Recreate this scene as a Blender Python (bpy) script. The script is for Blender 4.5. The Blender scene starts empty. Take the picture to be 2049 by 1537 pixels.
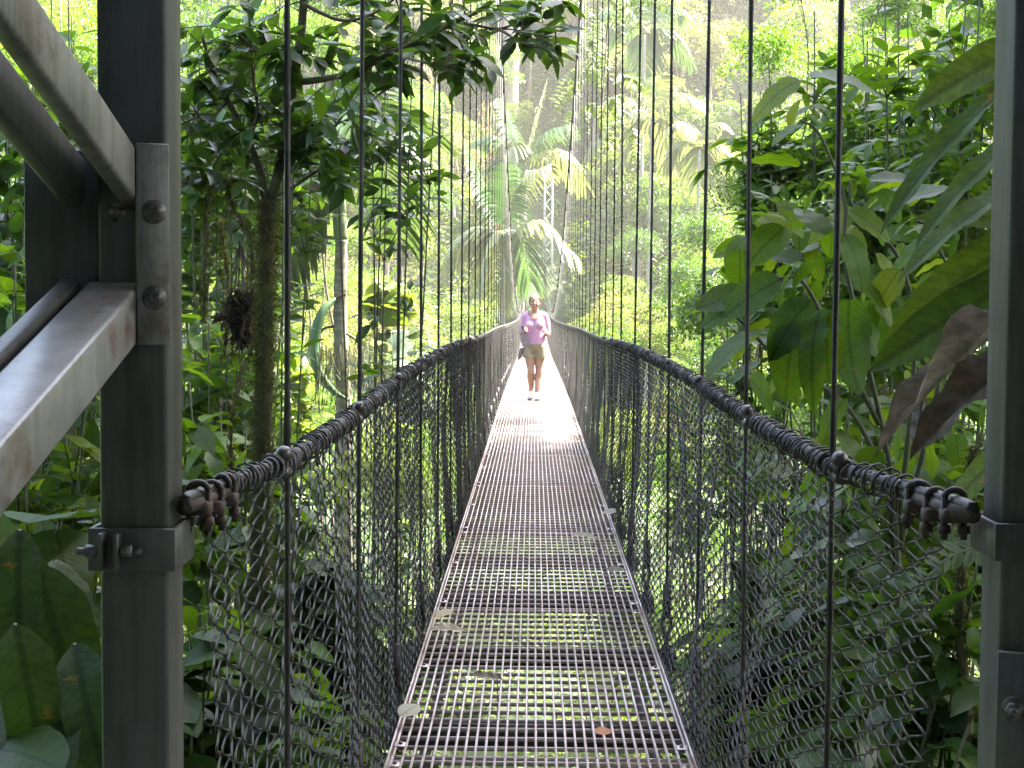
import bpy, bmesh, math, random
import numpy as np
from mathutils import Vector, Matrix, Quaternion

rng = np.random.default_rng(11)
random.seed(11)
sc = bpy.context.scene
COL = sc.collection

# ------------------------------------------------------------------ camera, light, exposure
F_PX, W_PX, H_PX = 3100.0, 2049.0, 1537.0
cam_d = bpy.data.cameras.new('camera')
cam = bpy.data.objects.new('camera', cam_d)
COL.objects.link(cam)
cam_d.sensor_width = 36.0
cam_d.lens = F_PX / W_PX * 36.0
cam_d.clip_start = 0.05
cam_d.clip_end = 2000.0
CAM_R = (Matrix.Rotation(math.atan(42.5 / F_PX), 3, 'Z') @
         Matrix.Rotation(math.radians(90) - math.atan(176.5 / F_PX), 3, 'X') @
         Matrix.Rotation(math.radians(0.45), 3, 'Z'))
CAM_P = Vector((-0.036, 0.0, 1.51))
cam.matrix_world = Matrix.Translation(CAM_P) @ CAM_R.to_4x4()
sc.camera = cam

SUN_DIR = Vector((0.56, 0.20, 0.80)).normalized()       # towards the sun
sun_el = math.asin(SUN_DIR.z)
sun_az = math.atan2(SUN_DIR.x, SUN_DIR.y)
world = bpy.data.worlds.new('World')
sc.world = world
world.use_nodes = True
wn = world.node_tree.nodes
wl = world.node_tree.links
sky = wn.new('ShaderNodeTexSky')
sky.sky_type = 'NISHITA'
sky.sun_disc = False
sky.sun_elevation = sun_el
sky.sun_rotation = sun_az
sky.air_density = 0.9
sky.dust_density = 5.0
wl.new(sky.outputs[0], wn['Background'].inputs[0])
wn['Background'].inputs[1].default_value = 0.13

sun_d = bpy.data.lights.new('sun', 'SUN')
sun_d.energy = 5.0
sun_d.angle = math.radians(0.55)
sun_d.color = (1.0, 0.94, 0.84)
sun = bpy.data.objects.new('sun', sun_d)
COL.objects.link(sun)
sun.rotation_euler = (-SUN_DIR).to_track_quat('-Z', 'Y').to_euler()
sun.location = SUN_DIR * 150

vs = sc.view_settings
vs.view_transform = 'Standard'
vs.look = 'None'
vs.exposure = 3.6
vs.gamma = 1.0
vs.use_curve_mapping = False
sc.render.engine = 'CYCLES'
sc.cycles.max_bounces = 7
sc.cycles.diffuse_bounces = 4
sc.cycles.glossy_bounces = 2
sc.cycles.transmission_bounces = 4
sc.cycles.transparent_max_bounces = 4
sc.cycles.volume_bounces = 0
sc.cycles.use_denoising = True
sc.cycles.sample_clamp_indirect = 6.0


def at(px, py, Y):
    """photo pixel -> point of the place on the plane Y = const"""
    d = CAM_R @ Vector(((px - W_PX / 2) / F_PX, -(py - H_PX / 2) / F_PX, -1.0))
    t = (Y - CAM_P.y) / d.y
    return CAM_P + d * t


CR = np.array(CAM_R)


def project(P):
    q = (np.asarray(P) - np.array(CAM_P)) @ CR
    z = -q[:, 2]
    zz = np.where(z > 0.05, z, 1e9)
    return q[:, 0] / zz * F_PX + W_PX / 2, -q[:, 1] / zz * F_PX + H_PX / 2, z


# ------------------------------------------------------------------ objects and tags
def tag(o, label=None, cat=None, group=None, kind=None):
    if label: o['label'] = label
    if cat: o['category'] = cat
    if group: o['group'] = group
    if kind: o['kind'] = kind
    return o


def thing(name, loc, label, cat, group=None):
    o = bpy.data.objects.new(name, None)
    o.empty_display_size = 0.2
    COL.objects.link(o)
    o.location = loc
    return tag(o, label, cat, group)


def link(name, me, parent=None):
    o = bpy.data.objects.new(name, me)
    COL.objects.link(o)
    if parent is not None:
        o.parent = parent
    return o


def world_loc(p):
    v = Vector((0, 0, 0))
    while p is not None:
        v = v + p.location
        p = p.parent
    return v


def copy_tree(o, parent=None):
    c = o.copy()
    COL.objects.link(c)
    c.parent = parent
    for ch in o.children:
        copy_tree(ch, c)
    return c


class MB:
    """collects vertices and faces; build() links ONE mesh object"""
    def __init__(self):
        self.V, self.F, self.UV, self.n = [], [], [], 0

    def add(self, V, faces, uv=None):
        V = np.asarray(V, dtype=np.float64).reshape(-1, 3)
        for f in faces:
            f = np.asarray(f, dtype=np.int64)
            if f.size:
                self.F.append(f + self.n)
        self.V.append(V)
        self.UV.append(np.zeros((len(V), 2)) if uv is None else np.asarray(uv))
        self.n += len(V)
        return self

    def mesh(self, name, mat, origin=None, smooth=True, uv=False):
        V = np.concatenate(self.V) if self.V else np.zeros((0, 3))
        if origin is not None:
            V = V - np.array(origin)
        me = bpy.data.meshes.new(name)
        me.vertices.add(len(V))
        me.vertices.foreach_set('co', V.astype(np.float32).ravel())
        byk = {}
        for f in self.F:
            byk.setdefault(f.shape[1], []).append(f)
        loops, starts, s = [], [], 0
        for k, fs in byk.items():
            a = np.concatenate(fs)
            loops.append(a.ravel())
            starts.append(s + np.arange(len(a)) * k)
            s += a.size
        loops = np.concatenate(loops).astype(np.int32)
        starts = np.concatenate(starts).astype(np.int32)
        me.loops.add(len(loops))
        me.loops.foreach_set('vertex_index', loops)
        me.polygons.add(len(starts))
        me.polygons.foreach_set('loop_start', starts)
        if smooth:
            me.polygons.foreach_set('use_smooth', np.ones(len(starts), dtype=bool))
        if uv:
            lay = me.uv_layers.new(name='UVMap')
            UV = np.concatenate(self.UV)
            lay.data.foreach_set('uv', UV[loops].astype(np.float32).ravel())
        me.update(calc_edges=True)
        me.validate()
        for m in (mat if isinstance(mat, (list, tuple)) else [mat]):
            me.materials.append(m)
        return me

    def build(self, name, mat, parent=None, smooth=True, uv=False):
        org = world_loc(parent) if parent is not None else None
        return link(name, self.mesh(name, mat, org, smooth, uv), parent)


def tube(mb, P, r, sides=6, cap=True, lobes=0, twist=0.0, lobe_amp=0.2, ref=None):
    """tube along the polyline P with radius r (scalar or per point)"""
    P = np.asarray(P, dtype=float)
    n = len(P)
    r = np.broadcast_to(np.asarray(r, dtype=float), (n,))
    T = np.gradient(P, axis=0)
    L = np.linalg.norm(T, axis=1, keepdims=True)
    T = T / np.maximum(L, 1e-9)
    if ref is None:
        m = np.abs(T).mean(axis=0)
        ref = np.eye(3)[int(np.argmin(m))]
    A = np.cross(T, ref)
    A /= np.maximum(np.linalg.norm(A, axis=1, keepdims=True), 1e-9)
    B = np.cross(T, A)
    th = np.arange(sides) / sides * 2 * np.pi
    if lobes:
        s = np.concatenate([[0], np.cumsum(np.linalg.norm(np.diff(P, axis=0), axis=1))])
        ph = s * twist
        rad = r[:, None] * (1 + lobe_amp * (np.abs(np.cos(lobes * 0.5 * (th[None, :] - ph[:, None]))) - 0.6))
    else:
        rad = np.repeat(r[:, None], sides, 1)
    V = P[:, None, :] + rad[:, :, None] * (np.cos(th)[None, :, None] * A[:, None, :] + np.sin(th)[None, :, None] * B[:, None, :])
    i = np.arange(n - 1)[:, None] * sides
    j = np.arange(sides)[None, :]
    j2 = (j + 1) % sides
    q = np.stack([i + j, i + j2, i + sides + j2, i + sides + j], axis=-1).reshape(-1, 4)
    faces = [q]
    if cap and sides > 2:
        e = (n - 1) * sides
        t1 = [[0, k + 1, k] for k in range(1, sides - 1)]
        t2 = [[e, e + k, e + k + 1] for k in range(1, sides - 1)]
        faces.append(np.array(t1 + t2))
    mb.add(V.reshape(-1, 3), faces)


def smooth_path(P, n):
    """Catmull-Rom through P, n samples"""
    P = np.asarray([tuple(p) for p in P], dtype=float)
    if len(P) < 3:
        t = np.linspace(0, 1, n)[:, None]
        return P[0] * (1 - t) + P[-1] * t
    Q = np.vstack([2 * P[0] - P[1], P, 2 * P[-1] - P[-2]])
    u = np.linspace(0, len(P) - 1 - 1e-6, n)
    k = u.astype(int)
    t = (u - k)[:, None]
    p0, p1, p2, p3 = Q[k], Q[k + 1], Q[k + 2], Q[k + 3]
    return 0.5 * ((2 * p1) + (-p0 + p2) * t + (2 * p0 - 5 * p1 + 4 * p2 - p3) * t ** 2 + (-p0 + 3 * p1 - 3 * p2 + p3) * t ** 3)


def bm_box(sx, sy, sz, bevel=0.0, seg=1):
    bm = bmesh.new()
    bmesh.ops.create_cube(bm, size=1.0)
    bmesh.ops.scale(bm, vec=(sx, sy, sz), verts=bm.verts)
    if bevel > 0:
        bmesh.ops.bevel(bm, geom=list(bm.edges), offset=bevel, segments=seg, affect='EDGES', profile=0.5)
    return bm


def bm_add(mb, bm, M=None):
    bm.verts.ensure_lookup_table()
    if M is not None:
        bm.transform(M)
    V = np.array([v.co[:] for v in bm.verts])
    byk = {}
    for f in bm.faces:
        byk.setdefault(len(f.verts), []).append([v.index for v in f.verts])
    bm.verts.index_update()
    byk = {}
    for f in bm.faces:
        byk.setdefault(len(f.verts), []).append([v.index for v in f.verts])
    mb.add(V, [np.array(a) for a in byk.values()])
    bm.free()


def box(mb, c, size, bevel=0.0, rot=None, seg=1):
    M = Matrix.Translation(Vector(c))
    if rot is not None:
        M = M @ rot.to_4x4()
    bm_add(mb, bm_box(*size, bevel=bevel, seg=seg), M)


def cyl(mb, a, b, r, sides=12, r2=None):
    tube(mb, [tuple(a), tuple(b)], [r, r if r2 is None else r2], sides)


def ball(mb, c, r, sub=2, scale=(1, 1, 1)):
    bm = bmesh.new()
    bmesh.ops.create_icosphere(bm, subdivisions=sub, radius=r)
    bm_add(mb, bm, Matrix.Translation(Vector(c)) @ Matrix.Diagonal((*scale, 1)))


def frame_rot(x, up):
    x = Vector(x).normalized()
    z = Vector(up) - x * Vector(up).dot(x)
    z.normalize()
    y = z.cross(x)
    return Matrix((x, y, z)).transposed()


# ------------------------------------------------------------------ materials
def new_mat(name):
    m = bpy.data.materials.new(name)
    m.use_nodes = True
    nt = m.node_tree
    return m, nt, nt.nodes['Principled BSDF'], nt.nodes['Material Output']


def noise(nt, scale, detail=4, rough=0.6, coord='Object', vec_scale=None):
    tc = nt.nodes.new('ShaderNodeTexCoord')
    n = nt.nodes.new('ShaderNodeTexNoise')
    n.inputs['Scale'].default_value = scale
    n.inputs['Detail'].default_value = detail
    n.inputs['Roughness'].default_value = rough
    if vec_scale:
        mp = nt.nodes.new('ShaderNodeMapping')
        mp.inputs['Scale'].default_value = vec_scale
        nt.links.new(tc.outputs[coord], mp.inputs[0])
        nt.links.new(mp.outputs[0], n.inputs['Vector'])
    else:
        nt.links.new(tc.outputs[coord], n.inputs['Vector'])
    return n


def ramp(nt, src, stops):
    r = nt.nodes.new('ShaderNodeValToRGB')
    el = r.color_ramp.elements
    while len(el) < len(stops):
        el.new(0.5)
    for e, (p, c) in zip(el, stops):
        e.position = p
        e.color = (*c, 1)
    nt.links.new(src, r.inputs[0])
    return r


def bump(nt, bsdf, src, strength, dist=0.002):
    b = nt.nodes.new('ShaderNodeBump')
    b.inputs['Strength'].default_value = strength
    b.inputs['Distance'].default_value = dist
    nt.links.new(src, b.inputs['Height'])
    nt.links.new(b.outputs[0], bsdf.inputs['Normal'])


def mat_plain(name, stops, scale=8, rough=0.6, metal=0.0, bstr=0.0, bdist=0.002, vec_scale=None, detail=5, spec=0.5):
    m, nt, b, out = new_mat(name)
    n = noise(nt, scale, detail, vec_scale=vec_scale)
    r = ramp(nt, n.outputs['Fac'], stops)
    nt.links.new(r.outputs[0], b.inputs['Base Color'])
    b.inputs['Roughness'].default_value = rough
    b.inputs['Metallic'].default_value = metal
    b.inputs['Specular IOR Level'].default_value = spec
    if bstr:
        bump(nt, b, n.outputs['Fac'], bstr, bdist)
    return m


def mat_leaf(name, cols, trans=(1.25, 1.15, 0.5), tmix=0.42, rough=0.38, veins=0, spots=0.25, spec=0.35):
    """leaf: random colour per leaf, gloss on top, light passing through"""
    m, nt, b, out = new_mat(name)
    N, L = nt.nodes, nt.links
    geo = N.new('ShaderNodeNewGeometry')
    oi = N.new('ShaderNodeObjectInfo')
    ad = N.new('ShaderNodeMath'); ad.operation = 'ADD'
    L.new(geo.outputs['Random Per Island'], ad.inputs[0])
    L.new(oi.outputs['Random'], ad.inputs[1])
    fr = N.new('ShaderNodeMath'); fr.operation = 'FRACT'
    L.new(ad.outputs[0], fr.inputs[0])
    k = len(cols)
    rp = ramp(nt, fr.outputs[0], [(i / max(1, k - 1), c) for i, c in enumerate(cols)])
    col = rp.outputs[0]
    if spots:
        n = noise(nt, 14, 3)
        r2 = ramp(nt, n.outputs['Fac'], [(0.35, (1 - spots,) * 3), (0.62, (1.0,) * 3)])
        mx = N.new('ShaderNodeMix'); mx.data_type = 'RGBA'; mx.blend_type = 'MULTIPLY'
        mx.inputs['Factor'].default_value = 1.0
        L.new(col, mx.inputs['A']); L.new(r2.outputs[0], mx.inputs['B'])
        col = mx.outputs['Result']
    if veins:
        uv = N.new('ShaderNodeUVMap'); uv.uv_map = 'UVMap'
        sp = N.new('ShaderNodeSeparateXYZ'); L.new(uv.outputs[0], sp.inputs[0])
        c = N.new('ShaderNodeMath'); c.operation = 'SUBTRACT'; c.inputs[1].default_value = 0.5
        L.new(sp.outputs[1], c.inputs[0])
        ab = N.new('ShaderNodeMath'); ab.operation = 'ABSOLUTE'; L.new(c.outputs[0], ab.inputs[0])
        mu = N.new('ShaderNodeMath'); mu.operation = 'MULTIPLY_ADD'
        mu.inputs[1].default_value = -0.55; L.new(ab.outputs[0], mu.inputs[0]); L.new(sp.outputs[0], mu.inputs[2])
        m2 = N.new('ShaderNodeMath'); m2.operation = 'MULTIPLY'; m2.inputs[1].default_value = veins
        L.new(mu.outputs[0], m2.inputs[0])
        f2 = N.new('ShaderNodeMath'); f2.operation = 'PINGPONG'; f2.inputs[1].default_value = 0.5
        L.new(m2.outputs[0], f2.inputs[0])
        ve = ramp(nt, f2.outputs[0], [(0.0, (0.74,) * 3), (0.12, (0.96,) * 3), (1.0, (1.03,) * 3)])
        mid = ramp(nt, ab.outputs[0], [(0.0, (0.62,) * 3), (0.02, (0.66,) * 3), (0.035, (1.0,) * 3)])
        for v in (ve, mid):
            mx = N.new('ShaderNodeMix'); mx.data_type = 'RGBA'; mx.blend_type = 'MULTIPLY'
            mx.inputs['Factor'].default_value = 1.0
            L.new(col, mx.inputs['A']); L.new(v.outputs[0], mx.inputs['B'])
            col = mx.outputs['Result']
        bump(nt, b, f2.outputs[0], 0.2, 0.003)
    if veins:
        nb_ = noise(nt, 5.5, 5, 0.7)
        rb_ = ramp(nt, nb_.outputs['Fac'], [(0.62, (0, 0, 0)), (0.68, (1, 1, 1))])
        mxb = N.new('ShaderNodeMix'); mxb.data_type = 'RGBA'
        L.new(rb_.outputs[0], mxb.inputs['Factor'])
        L.new(col, mxb.inputs['A']); mxb.inputs['B'].default_value = (0.10, 0.075, 0.02, 1)
        col = mxb.outputs['Result']
    L.new(col, b.inputs['Base Color'])
    b.inputs['Roughness'].default_value = rough
    b.inputs['Specular IOR Level'].default_value = spec
    tr = N.new('ShaderNodeBsdfTranslucent')
    mt = N.new('ShaderNodeMix'); mt.data_type = 'RGBA'; mt.blend_type = 'MULTIPLY'
    mt.clamp_result = False
    mt.inputs['Factor'].default_value = 1.0
    mt.inputs['B'].default_value = (*trans, 1)
    L.new(col, mt.inputs['A'])
    L.new(mt.outputs['Result'], tr.inputs['Color'])
    ms = N.new('ShaderNodeMixShader'); ms.inputs[0].default_value = tmix
    L.new(b.outputs[0], ms.inputs[1]); L.new(tr.outputs[0], ms.inputs[2])
    L.new(ms.outputs[0], out.inputs['Surface'])
    return m


M = {}
def mat_paint(name, base, stain, lo, hi, streak=0.55, rough=0.5):
    """old paint: rain streaks, algae film, rust blooms"""
    m, nt, b, out = new_mat(name)
    n1 = noise(nt, 5, 8, 0.7)
    r1 = ramp(nt, n1.outputs['Fac'], [(0.3, tuple(v * 0.62 for v in base)), (0.5, base), (0.72, tuple(v * 1.25 for v in base))])
    n2 = noise(nt, 26, 6, 0.7, vec_scale=(1, 1, 0.07))
    r2 = ramp(nt, n2.outputs['Fac'], [(0.38, (streak, streak * 1.02, streak * 0.92)), (0.58, (1, 1, 1))])
    n3 = noise(nt, 7, 9, 0.75)
    r3 = ramp(nt, n3.outputs['Fac'], [(lo, (0, 0, 0)), (hi, (1, 1, 1))])
    mx = nt.nodes.new('ShaderNodeMix'); mx.data_type = 'RGBA'; mx.blend_type = 'MULTIPLY'; mx.inputs['Factor'].default_value = 1
    nt.links.new(r1.outputs[0], mx.inputs['A']); nt.links.new(r2.outputs[0], mx.inputs['B'])
    m2 = nt.nodes.new('ShaderNodeMix'); m2.data_type = 'RGBA'
    nt.links.new(r3.outputs[0], m2.inputs['Factor'])
    nt.links.new(mx.outputs['Result'], m2.inputs['A'])
    n4 = noise(nt, 60, 4)
    r4 = ramp(nt, n4.outputs['Fac'], [(0.35, tuple(v * 0.45 for v in stain)), (0.65, stain)])
    nt.links.new(r4.outputs[0], m2.inputs['B'])
    nt.links.new(m2.outputs['Result'], b.inputs['Base Color'])
    b.inputs['Roughness'].default_value = rough
    bump(nt, b, n3.outputs['Fac'], 0.3, 0.002)
    return m


M['paint'] = mat_paint('grey_painted_steel', (0.086, 0.086, 0.083), (0.085, 0.055, 0.035), 0.60, 0.70)
M['paint_light'] = mat_paint('grimy_pale_painted_steel', (0.19, 0.185, 0.17), (0.10, 0.065, 0.045), 0.52, 0.66, 0.5)
M['paint_rust'] = mat_paint('stained_painted_steel', (0.25, 0.252, 0.258), (0.15, 0.08, 0.045), 0.52, 0.68, 0.75, 0.36)
M['bolt'] = mat_plain('dull_bolt_steel', [(0.3, (0.06, 0.05, 0.05)), (0.7, (0.20, 0.19, 0.19))], 60, 0.42, 0.6, 0.3)
M['pale_steel'] = mat_plain('pale_tower_steel', [(0.3, (0.42, 0.42, 0.40)), (0.7, (0.60, 0.60, 0.58))], 5, 0.5)  # paler than the cable steel so the far tower shows
M['grip'] = mat_plain('rusty_dark_clips', [(0.3, (0.022, 0.018, 0.017)), (0.5, (0.05, 0.036, 0.03)), (0.7, (0.085, 0.05, 0.035))], 40, 0.6, 0.2, 0.4)
M['clamp'] = mat_plain('tarnished_clamp', [(0.3, (0.035, 0.03, 0.03)), (0.7, (0.11, 0.10, 0.105))], 50, 0.38, 0.6, 0.4)
M['rope'] = mat_plain('weathered_wire_rope', [(0.3, (0.018, 0.017, 0.017)), (0.6, (0.045, 0.042, 0.04)), (0.8, (0.075, 0.068, 0.06))], 30, 0.55, 0.4, 0.3)
M['core'] = mat_plain('galvanised_cable', [(0.3, (0.13, 0.13, 0.14)), (0.7, (0.28, 0.28, 0.29))], 40, 0.5, 0.5, 0.2)
M['wrap'] = mat_plain('black_lashing_cord', [(0.3, (0.012, 0.012, 0.014)), (0.7, (0.04, 0.038, 0.042))], 50, 0.6, 0.0, 0.4)
M['mesh'] = mat_plain('old_fence_wire', [(0.3, (0.028, 0.016, 0.011)), (0.47, (0.030, 0.026, 0.024)), (0.62, (0.042, 0.040, 0.040)), (0.76, (0.11, 0.11, 0.115))], 3.5, 0.5, 0.2, 0.0)
M['grate'] = mat_plain('worn_grating_steel', [(0.25, (0.28, 0.19, 0.165)), (0.45, (0.46, 0.37, 0.35)), (0.6, (0.55, 0.47, 0.455)), (0.75, (0.62, 0.56, 0.55))], 3.2, 0.34, 0.2, 0.1)
M['grate_low'] = mat_plain('dark_grating_bar', [(0.3, (0.38, 0.28, 0.25)), (0.7, (0.60, 0.51, 0.49))], 14, 0.6, 0.2, 0.2)
M['beam'] = mat_plain('dark_cross_beam', [(0.3, (0.022, 0.018, 0.018)), (0.7, (0.05, 0.042, 0.042))], 14, 0.6, 0.1, 0.2)
M['concrete'] = mat_plain('mossy_concrete', [(0.3, (0.07, 0.075, 0.05)), (0.7, (0.22, 0.21, 0.19))], 4, 0.85, 0, 0.4, 0.01)
M['soil'] = mat_plain('leaf_litter_soil', [(0.3, (0.012, 0.018, 0.006)), (0.55, (0.022, 0.042, 0.010)), (0.8, (0.035, 0.07, 0.015))], 1.3, 0.9, 0, 0.6, 0.05)
M['bark'] = mat_plain('rough_bark', [(0.3, (0.05, 0.038, 0.026)), (0.7, (0.13, 0.10, 0.07))], 18, 0.85, 0, 0.6, 0.006, (1, 1, 0.3))
M['bark_pale'] = mat_plain('pale_trunk_bark', [(0.3, (0.17, 0.13, 0.10)), (0.7, (0.36, 0.30, 0.25))], 9, 0.85, 0, 0.4, 0.01, (1, 1, 0.25))
M['mossbark'] = mat_plain('mossy_bark', [(0.32, (0.028, 0.024, 0.014)), (0.5, (0.05, 0.048, 0.016)), (0.68, (0.075, 0.085, 0.018))], 14, 0.95, 0, 0.8, 0.012)
M['stem'] = mat_plain('green_brown_stem', [(0.3, (0.035, 0.045, 0.018)), (0.7, (0.07, 0.075, 0.03))], 15, 0.6)
M['palm_trunk'] = mat_plain('ringed_palm_trunk', [(0.3, (0.10, 0.095, 0.06)), (0.5, (0.20, 0.18, 0.13)), (0.7, (0.32, 0.30, 0.25))], 7, 0.8, 0, 0.3, 0.004, (1, 1, 4))
M['crownshaft'] = mat_plain('green_crownshaft', [(0.3, (0.12, 0.17, 0.075)), (0.7, (0.17, 0.23, 0.11))], 5, 0.45, 0, 0.0, 0.0, (1, 1, 0.2))
M['sheath'] = mat_plain('green_palm_sheath', [(0.3, (0.055, 0.12, 0.05)), (0.7, (0.09, 0.17, 0.075))], 9, 0.5)
M['moss'] = mat_leaf('moss_strands', [(0.05, 0.05, 0.012), (0.09, 0.10, 0.02), (0.13, 0.13, 0.03)], (1.2, 1.1, 0.4), 0.3, 0.9, 0, 0)

G_DARK = [(0.022, 0.055, 0.012), (0.03, 0.075, 0.014), (0.045, 0.10, 0.018), (0.028, 0.06, 0.016)]
G_MID = [(0.035, 0.085, 0.014), (0.05, 0.12, 0.018), (0.075, 0.15, 0.022), (0.04, 0.10, 0.02)]
G_LIME = [(0.08, 0.15, 0.02), (0.12, 0.19, 0.028), (0.17, 0.22, 0.035), (0.095, 0.165, 0.03)]
G_OLIVE = [(0.05, 0.07, 0.02), (0.075, 0.095, 0.03), (0.10, 0.12, 0.035), (0.12, 0.10, 0.04)]
G_PALE = [(0.16, 0.19, 0.05), (0.20, 0.22, 0.06), (0.24, 0.23, 0.075), (0.14, 0.19, 0.06)]
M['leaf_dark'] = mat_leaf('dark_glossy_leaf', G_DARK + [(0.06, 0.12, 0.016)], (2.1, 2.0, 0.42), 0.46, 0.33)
M['leaf_mid'] = mat_leaf('mid_green_leaf', [(0.045, 0.10, 0.013), (0.06, 0.135, 0.016), (0.09, 0.17, 0.02), (0.05, 0.115, 0.018)], (2.1, 1.9, 0.36), 0.52, 0.4)
M['leaf_lime'] = mat_leaf('lime_leaf', G_LIME, (1.35, 1.25, 0.5), 0.45, 0.42)
M['leaf_olive'] = mat_leaf('olive_leaf', G_OLIVE, (1.3, 1.2, 0.5), 0.4, 0.5)
M['leaf_pale'] = mat_leaf('pale_leaf', G_PALE, (1.2, 1.15, 0.6), 0.42, 0.5)
M['leaf_big'] = mat_leaf('broad_veined_leaf', [(0.035, 0.08, 0.012), (0.05, 0.11, 0.015), (0.085, 0.15, 0.018), (0.12, 0.18, 0.022), (0.04, 0.09, 0.016), (0.06, 0.12, 0.015)], (2.3, 2.05, 0.32), 0.56, 0.45, 13, 0.2, 0.22)
M['leaf_ban'] = mat_leaf('long_ribbed_leaf', [(0.03, 0.065, 0.012), (0.05, 0.09, 0.014), (0.07, 0.11, 0.016)], (2.0, 1.8, 0.35), 0.48, 0.5, 17, 0.35, 0.2)
M['leaf_shade'] = mat_leaf('shade_toned_leaf', [(0.014, 0.036, 0.010), (0.022, 0.052, 0.012), (0.03, 0.065, 0.013), (0.018, 0.04, 0.012)], (1.8, 1.7, 0.4), 0.33, 0.5, 15, 0.3, 0.2)  # darker leaf copy, the shade of the near sides put into its colour
M['leaf_grey'] = mat_leaf('grey_green_leaf', [(0.12, 0.17, 0.11), (0.16, 0.20, 0.14), (0.09, 0.14, 0.07)], (1.2, 1.2, 0.6), 0.35, 0.42, 9, 0.2)
M['leaf_dead'] = mat_leaf('dead_brown_leaf', [(0.085, 0.068, 0.052), (0.15, 0.125, 0.10), (0.24, 0.21, 0.175)], (1.1, 0.95, 0.7), 0.2, 0.6, 9, 0.5)
M['leaf_rot'] = mat_leaf('rotten_leaf', [(0.022, 0.017, 0.012), (0.04, 0.03, 0.02), (0.055, 0.05, 0.025)], (1.1, 0.95, 0.7), 0.2, 0.8, 0, 0.5)
M['leaf_orange'] = mat_leaf('orange_fallen_leaf', [(0.36, 0.16, 0.085), (0.42, 0.20, 0.11)], (1, 1, 1), 0.12, 0.7, 0, 0.2)
M['leaf_drop'] = mat_leaf('fallen_leaf', [(0.40, 0.34, 0.22), (0.42, 0.37, 0.28), (0.34, 0.35, 0.27)], (1, 1, 1), 0.15, 0.7, 12, 0.2)
M['vine'] = mat_plain('dry_brown_vine', [(0.3, (0.12, 0.075, 0.04)), (0.7, (0.28, 0.19, 0.11))], 12, 0.9)
M['frond_near'] = mat_leaf('sky_tinted_frond', [(0.045, 0.075, 0.05), (0.07, 0.11, 0.06), (0.06, 0.11, 0.035)], (1.3, 1.3, 0.5), 0.3, 0.3)  # bluish sky reflection put into the frond colour
M['frond_far'] = mat_leaf('pale_frond', [(0.12, 0.17, 0.065), (0.17, 0.20, 0.095), (0.21, 0.225, 0.12)], (1.2, 1.15, 0.5), 0.35, 0.33, 0, 0)  # paler, yellower green than the deep frond
M['frond_deep'] = mat_leaf('deep_green_frond', [(0.035, 0.085, 0.032), (0.055, 0.12, 0.042), (0.08, 0.13, 0.06)], (1.2, 1.2, 0.5), 0.35, 0.33, 0, 0)


# ------------------------------------------------------------------ leaf shapes (length along +X, normal +Z, unit length)
def leaf_shape(n, prof, fold=0.12, droop=0.15, wave=0.0, corr=0.0, serr=0.0, cols=2):
    u = np.linspace(0, 1, n + 1)
    V, UV = [], []
    for i, a in enumerate(u):
        w = prof(a)
        zc = -droop * a * a
        for c in range(cols + 1):
            s = (c / cols) * 2 - 1
            ww = w * (1 + (serr if (i % 2 and abs(s) == 1) else 0))
            z = zc + fold * abs(s) * w + wave * math.sin(a * 19 + s * 2) * abs(s) * w + corr * math.sin((a - 0.3 * abs(s)) * 50) * abs(s) ** 0.5
            V.append((a + 0.02 * serr * abs(s), s * ww, z))
            UV.append((a, 0.5 + 0.5 * s * max(w, 1e-3) / 0.35))
    V = np.array(V)
    F = []
    m = cols + 1
    for i in range(n):
        for c in range(cols):
            F.append((i * m + c, i * m + m + c, i * m + m + c + 1, i * m + c + 1))
    return V, [np.array(F)], np.array(UV)


def p_ell(k):
    return lambda a: k * (math.sin(math.pi * min(1, a * 1.0) ** 0.9) ** 0.8) * (1 if a < 0.8 else max(0.0, (1 - a) / 0.2) ** 0.75 * 1.0) if 0 < a < 1 else 0.004


def p_ov(k):
    return lambda a: k * max(0.0, (a + 0.02)) ** 0.5 * max(0.0, 1 - a) ** 0.75 * 1.9 + 0.004


def p_heart(k):
    return lambda a: k * (0.25 + max(0.0, a) ** 0.4) * max(0.0, 1 - a) ** 0.6 * 1.25 + 0.004


def p_band(k):
    return lambda a: k * min(1, (a / 0.22 + 0.02)) ** 0.6 * min(1, ((1 - a) / 0.3)) ** 0.7 + 0.003


SHAPES = {
    'ell': leaf_shape(7, p_ell(0.19), 0.18, 0.16, 0.04),
    'ell2': leaf_shape(7, p_ell(0.23), 0.10, 0.34, 0.08),
    'ov': leaf_shape(12, p_ov(0.36), 0.14, 0.22, 0.05, 0.006, 0.06, 4),
    'ov2': leaf_shape(12, p_ov(0.33), 0.05, 0.42, 0.09, 0.006, 0.06, 4),
    'heart': leaf_shape(9, p_heart(0.42), 0.10, 0.18, 0.06, 0.0, 0.0, 4),
    'band': leaf_shape(18, p_band(0.13), 0.22, 0.30, 0.10, 0.004, 0.0, 4),
    'band2': leaf_shape(18, p_band(0.15), 0.05, 0.62, 0.14, 0.004, 0.0, 4),
    'curl': leaf_shape(24, p_band(0.13), 0.95, 0.40, 0.42, 0.010, 0.14, 6),
    'blade': (np.array([(0, -0.06, 0), (0, 0.06, 0), (1, 0, -0.1)]), [np.array([(0, 1, 2)])], np.zeros((3, 2))),
    'mid': leaf_shape(3, p_ell(0.22), 0.2, 0.2),
    'dia': (np.array([(0, 0, 0), (0.45, -0.24, 0.04), (1, 0, -0.12), (0.45, 0.24, 0.04), ]), [np.array([(0, 1, 2), (0, 2, 3)])], np.zeros((4, 2))),
}


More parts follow.
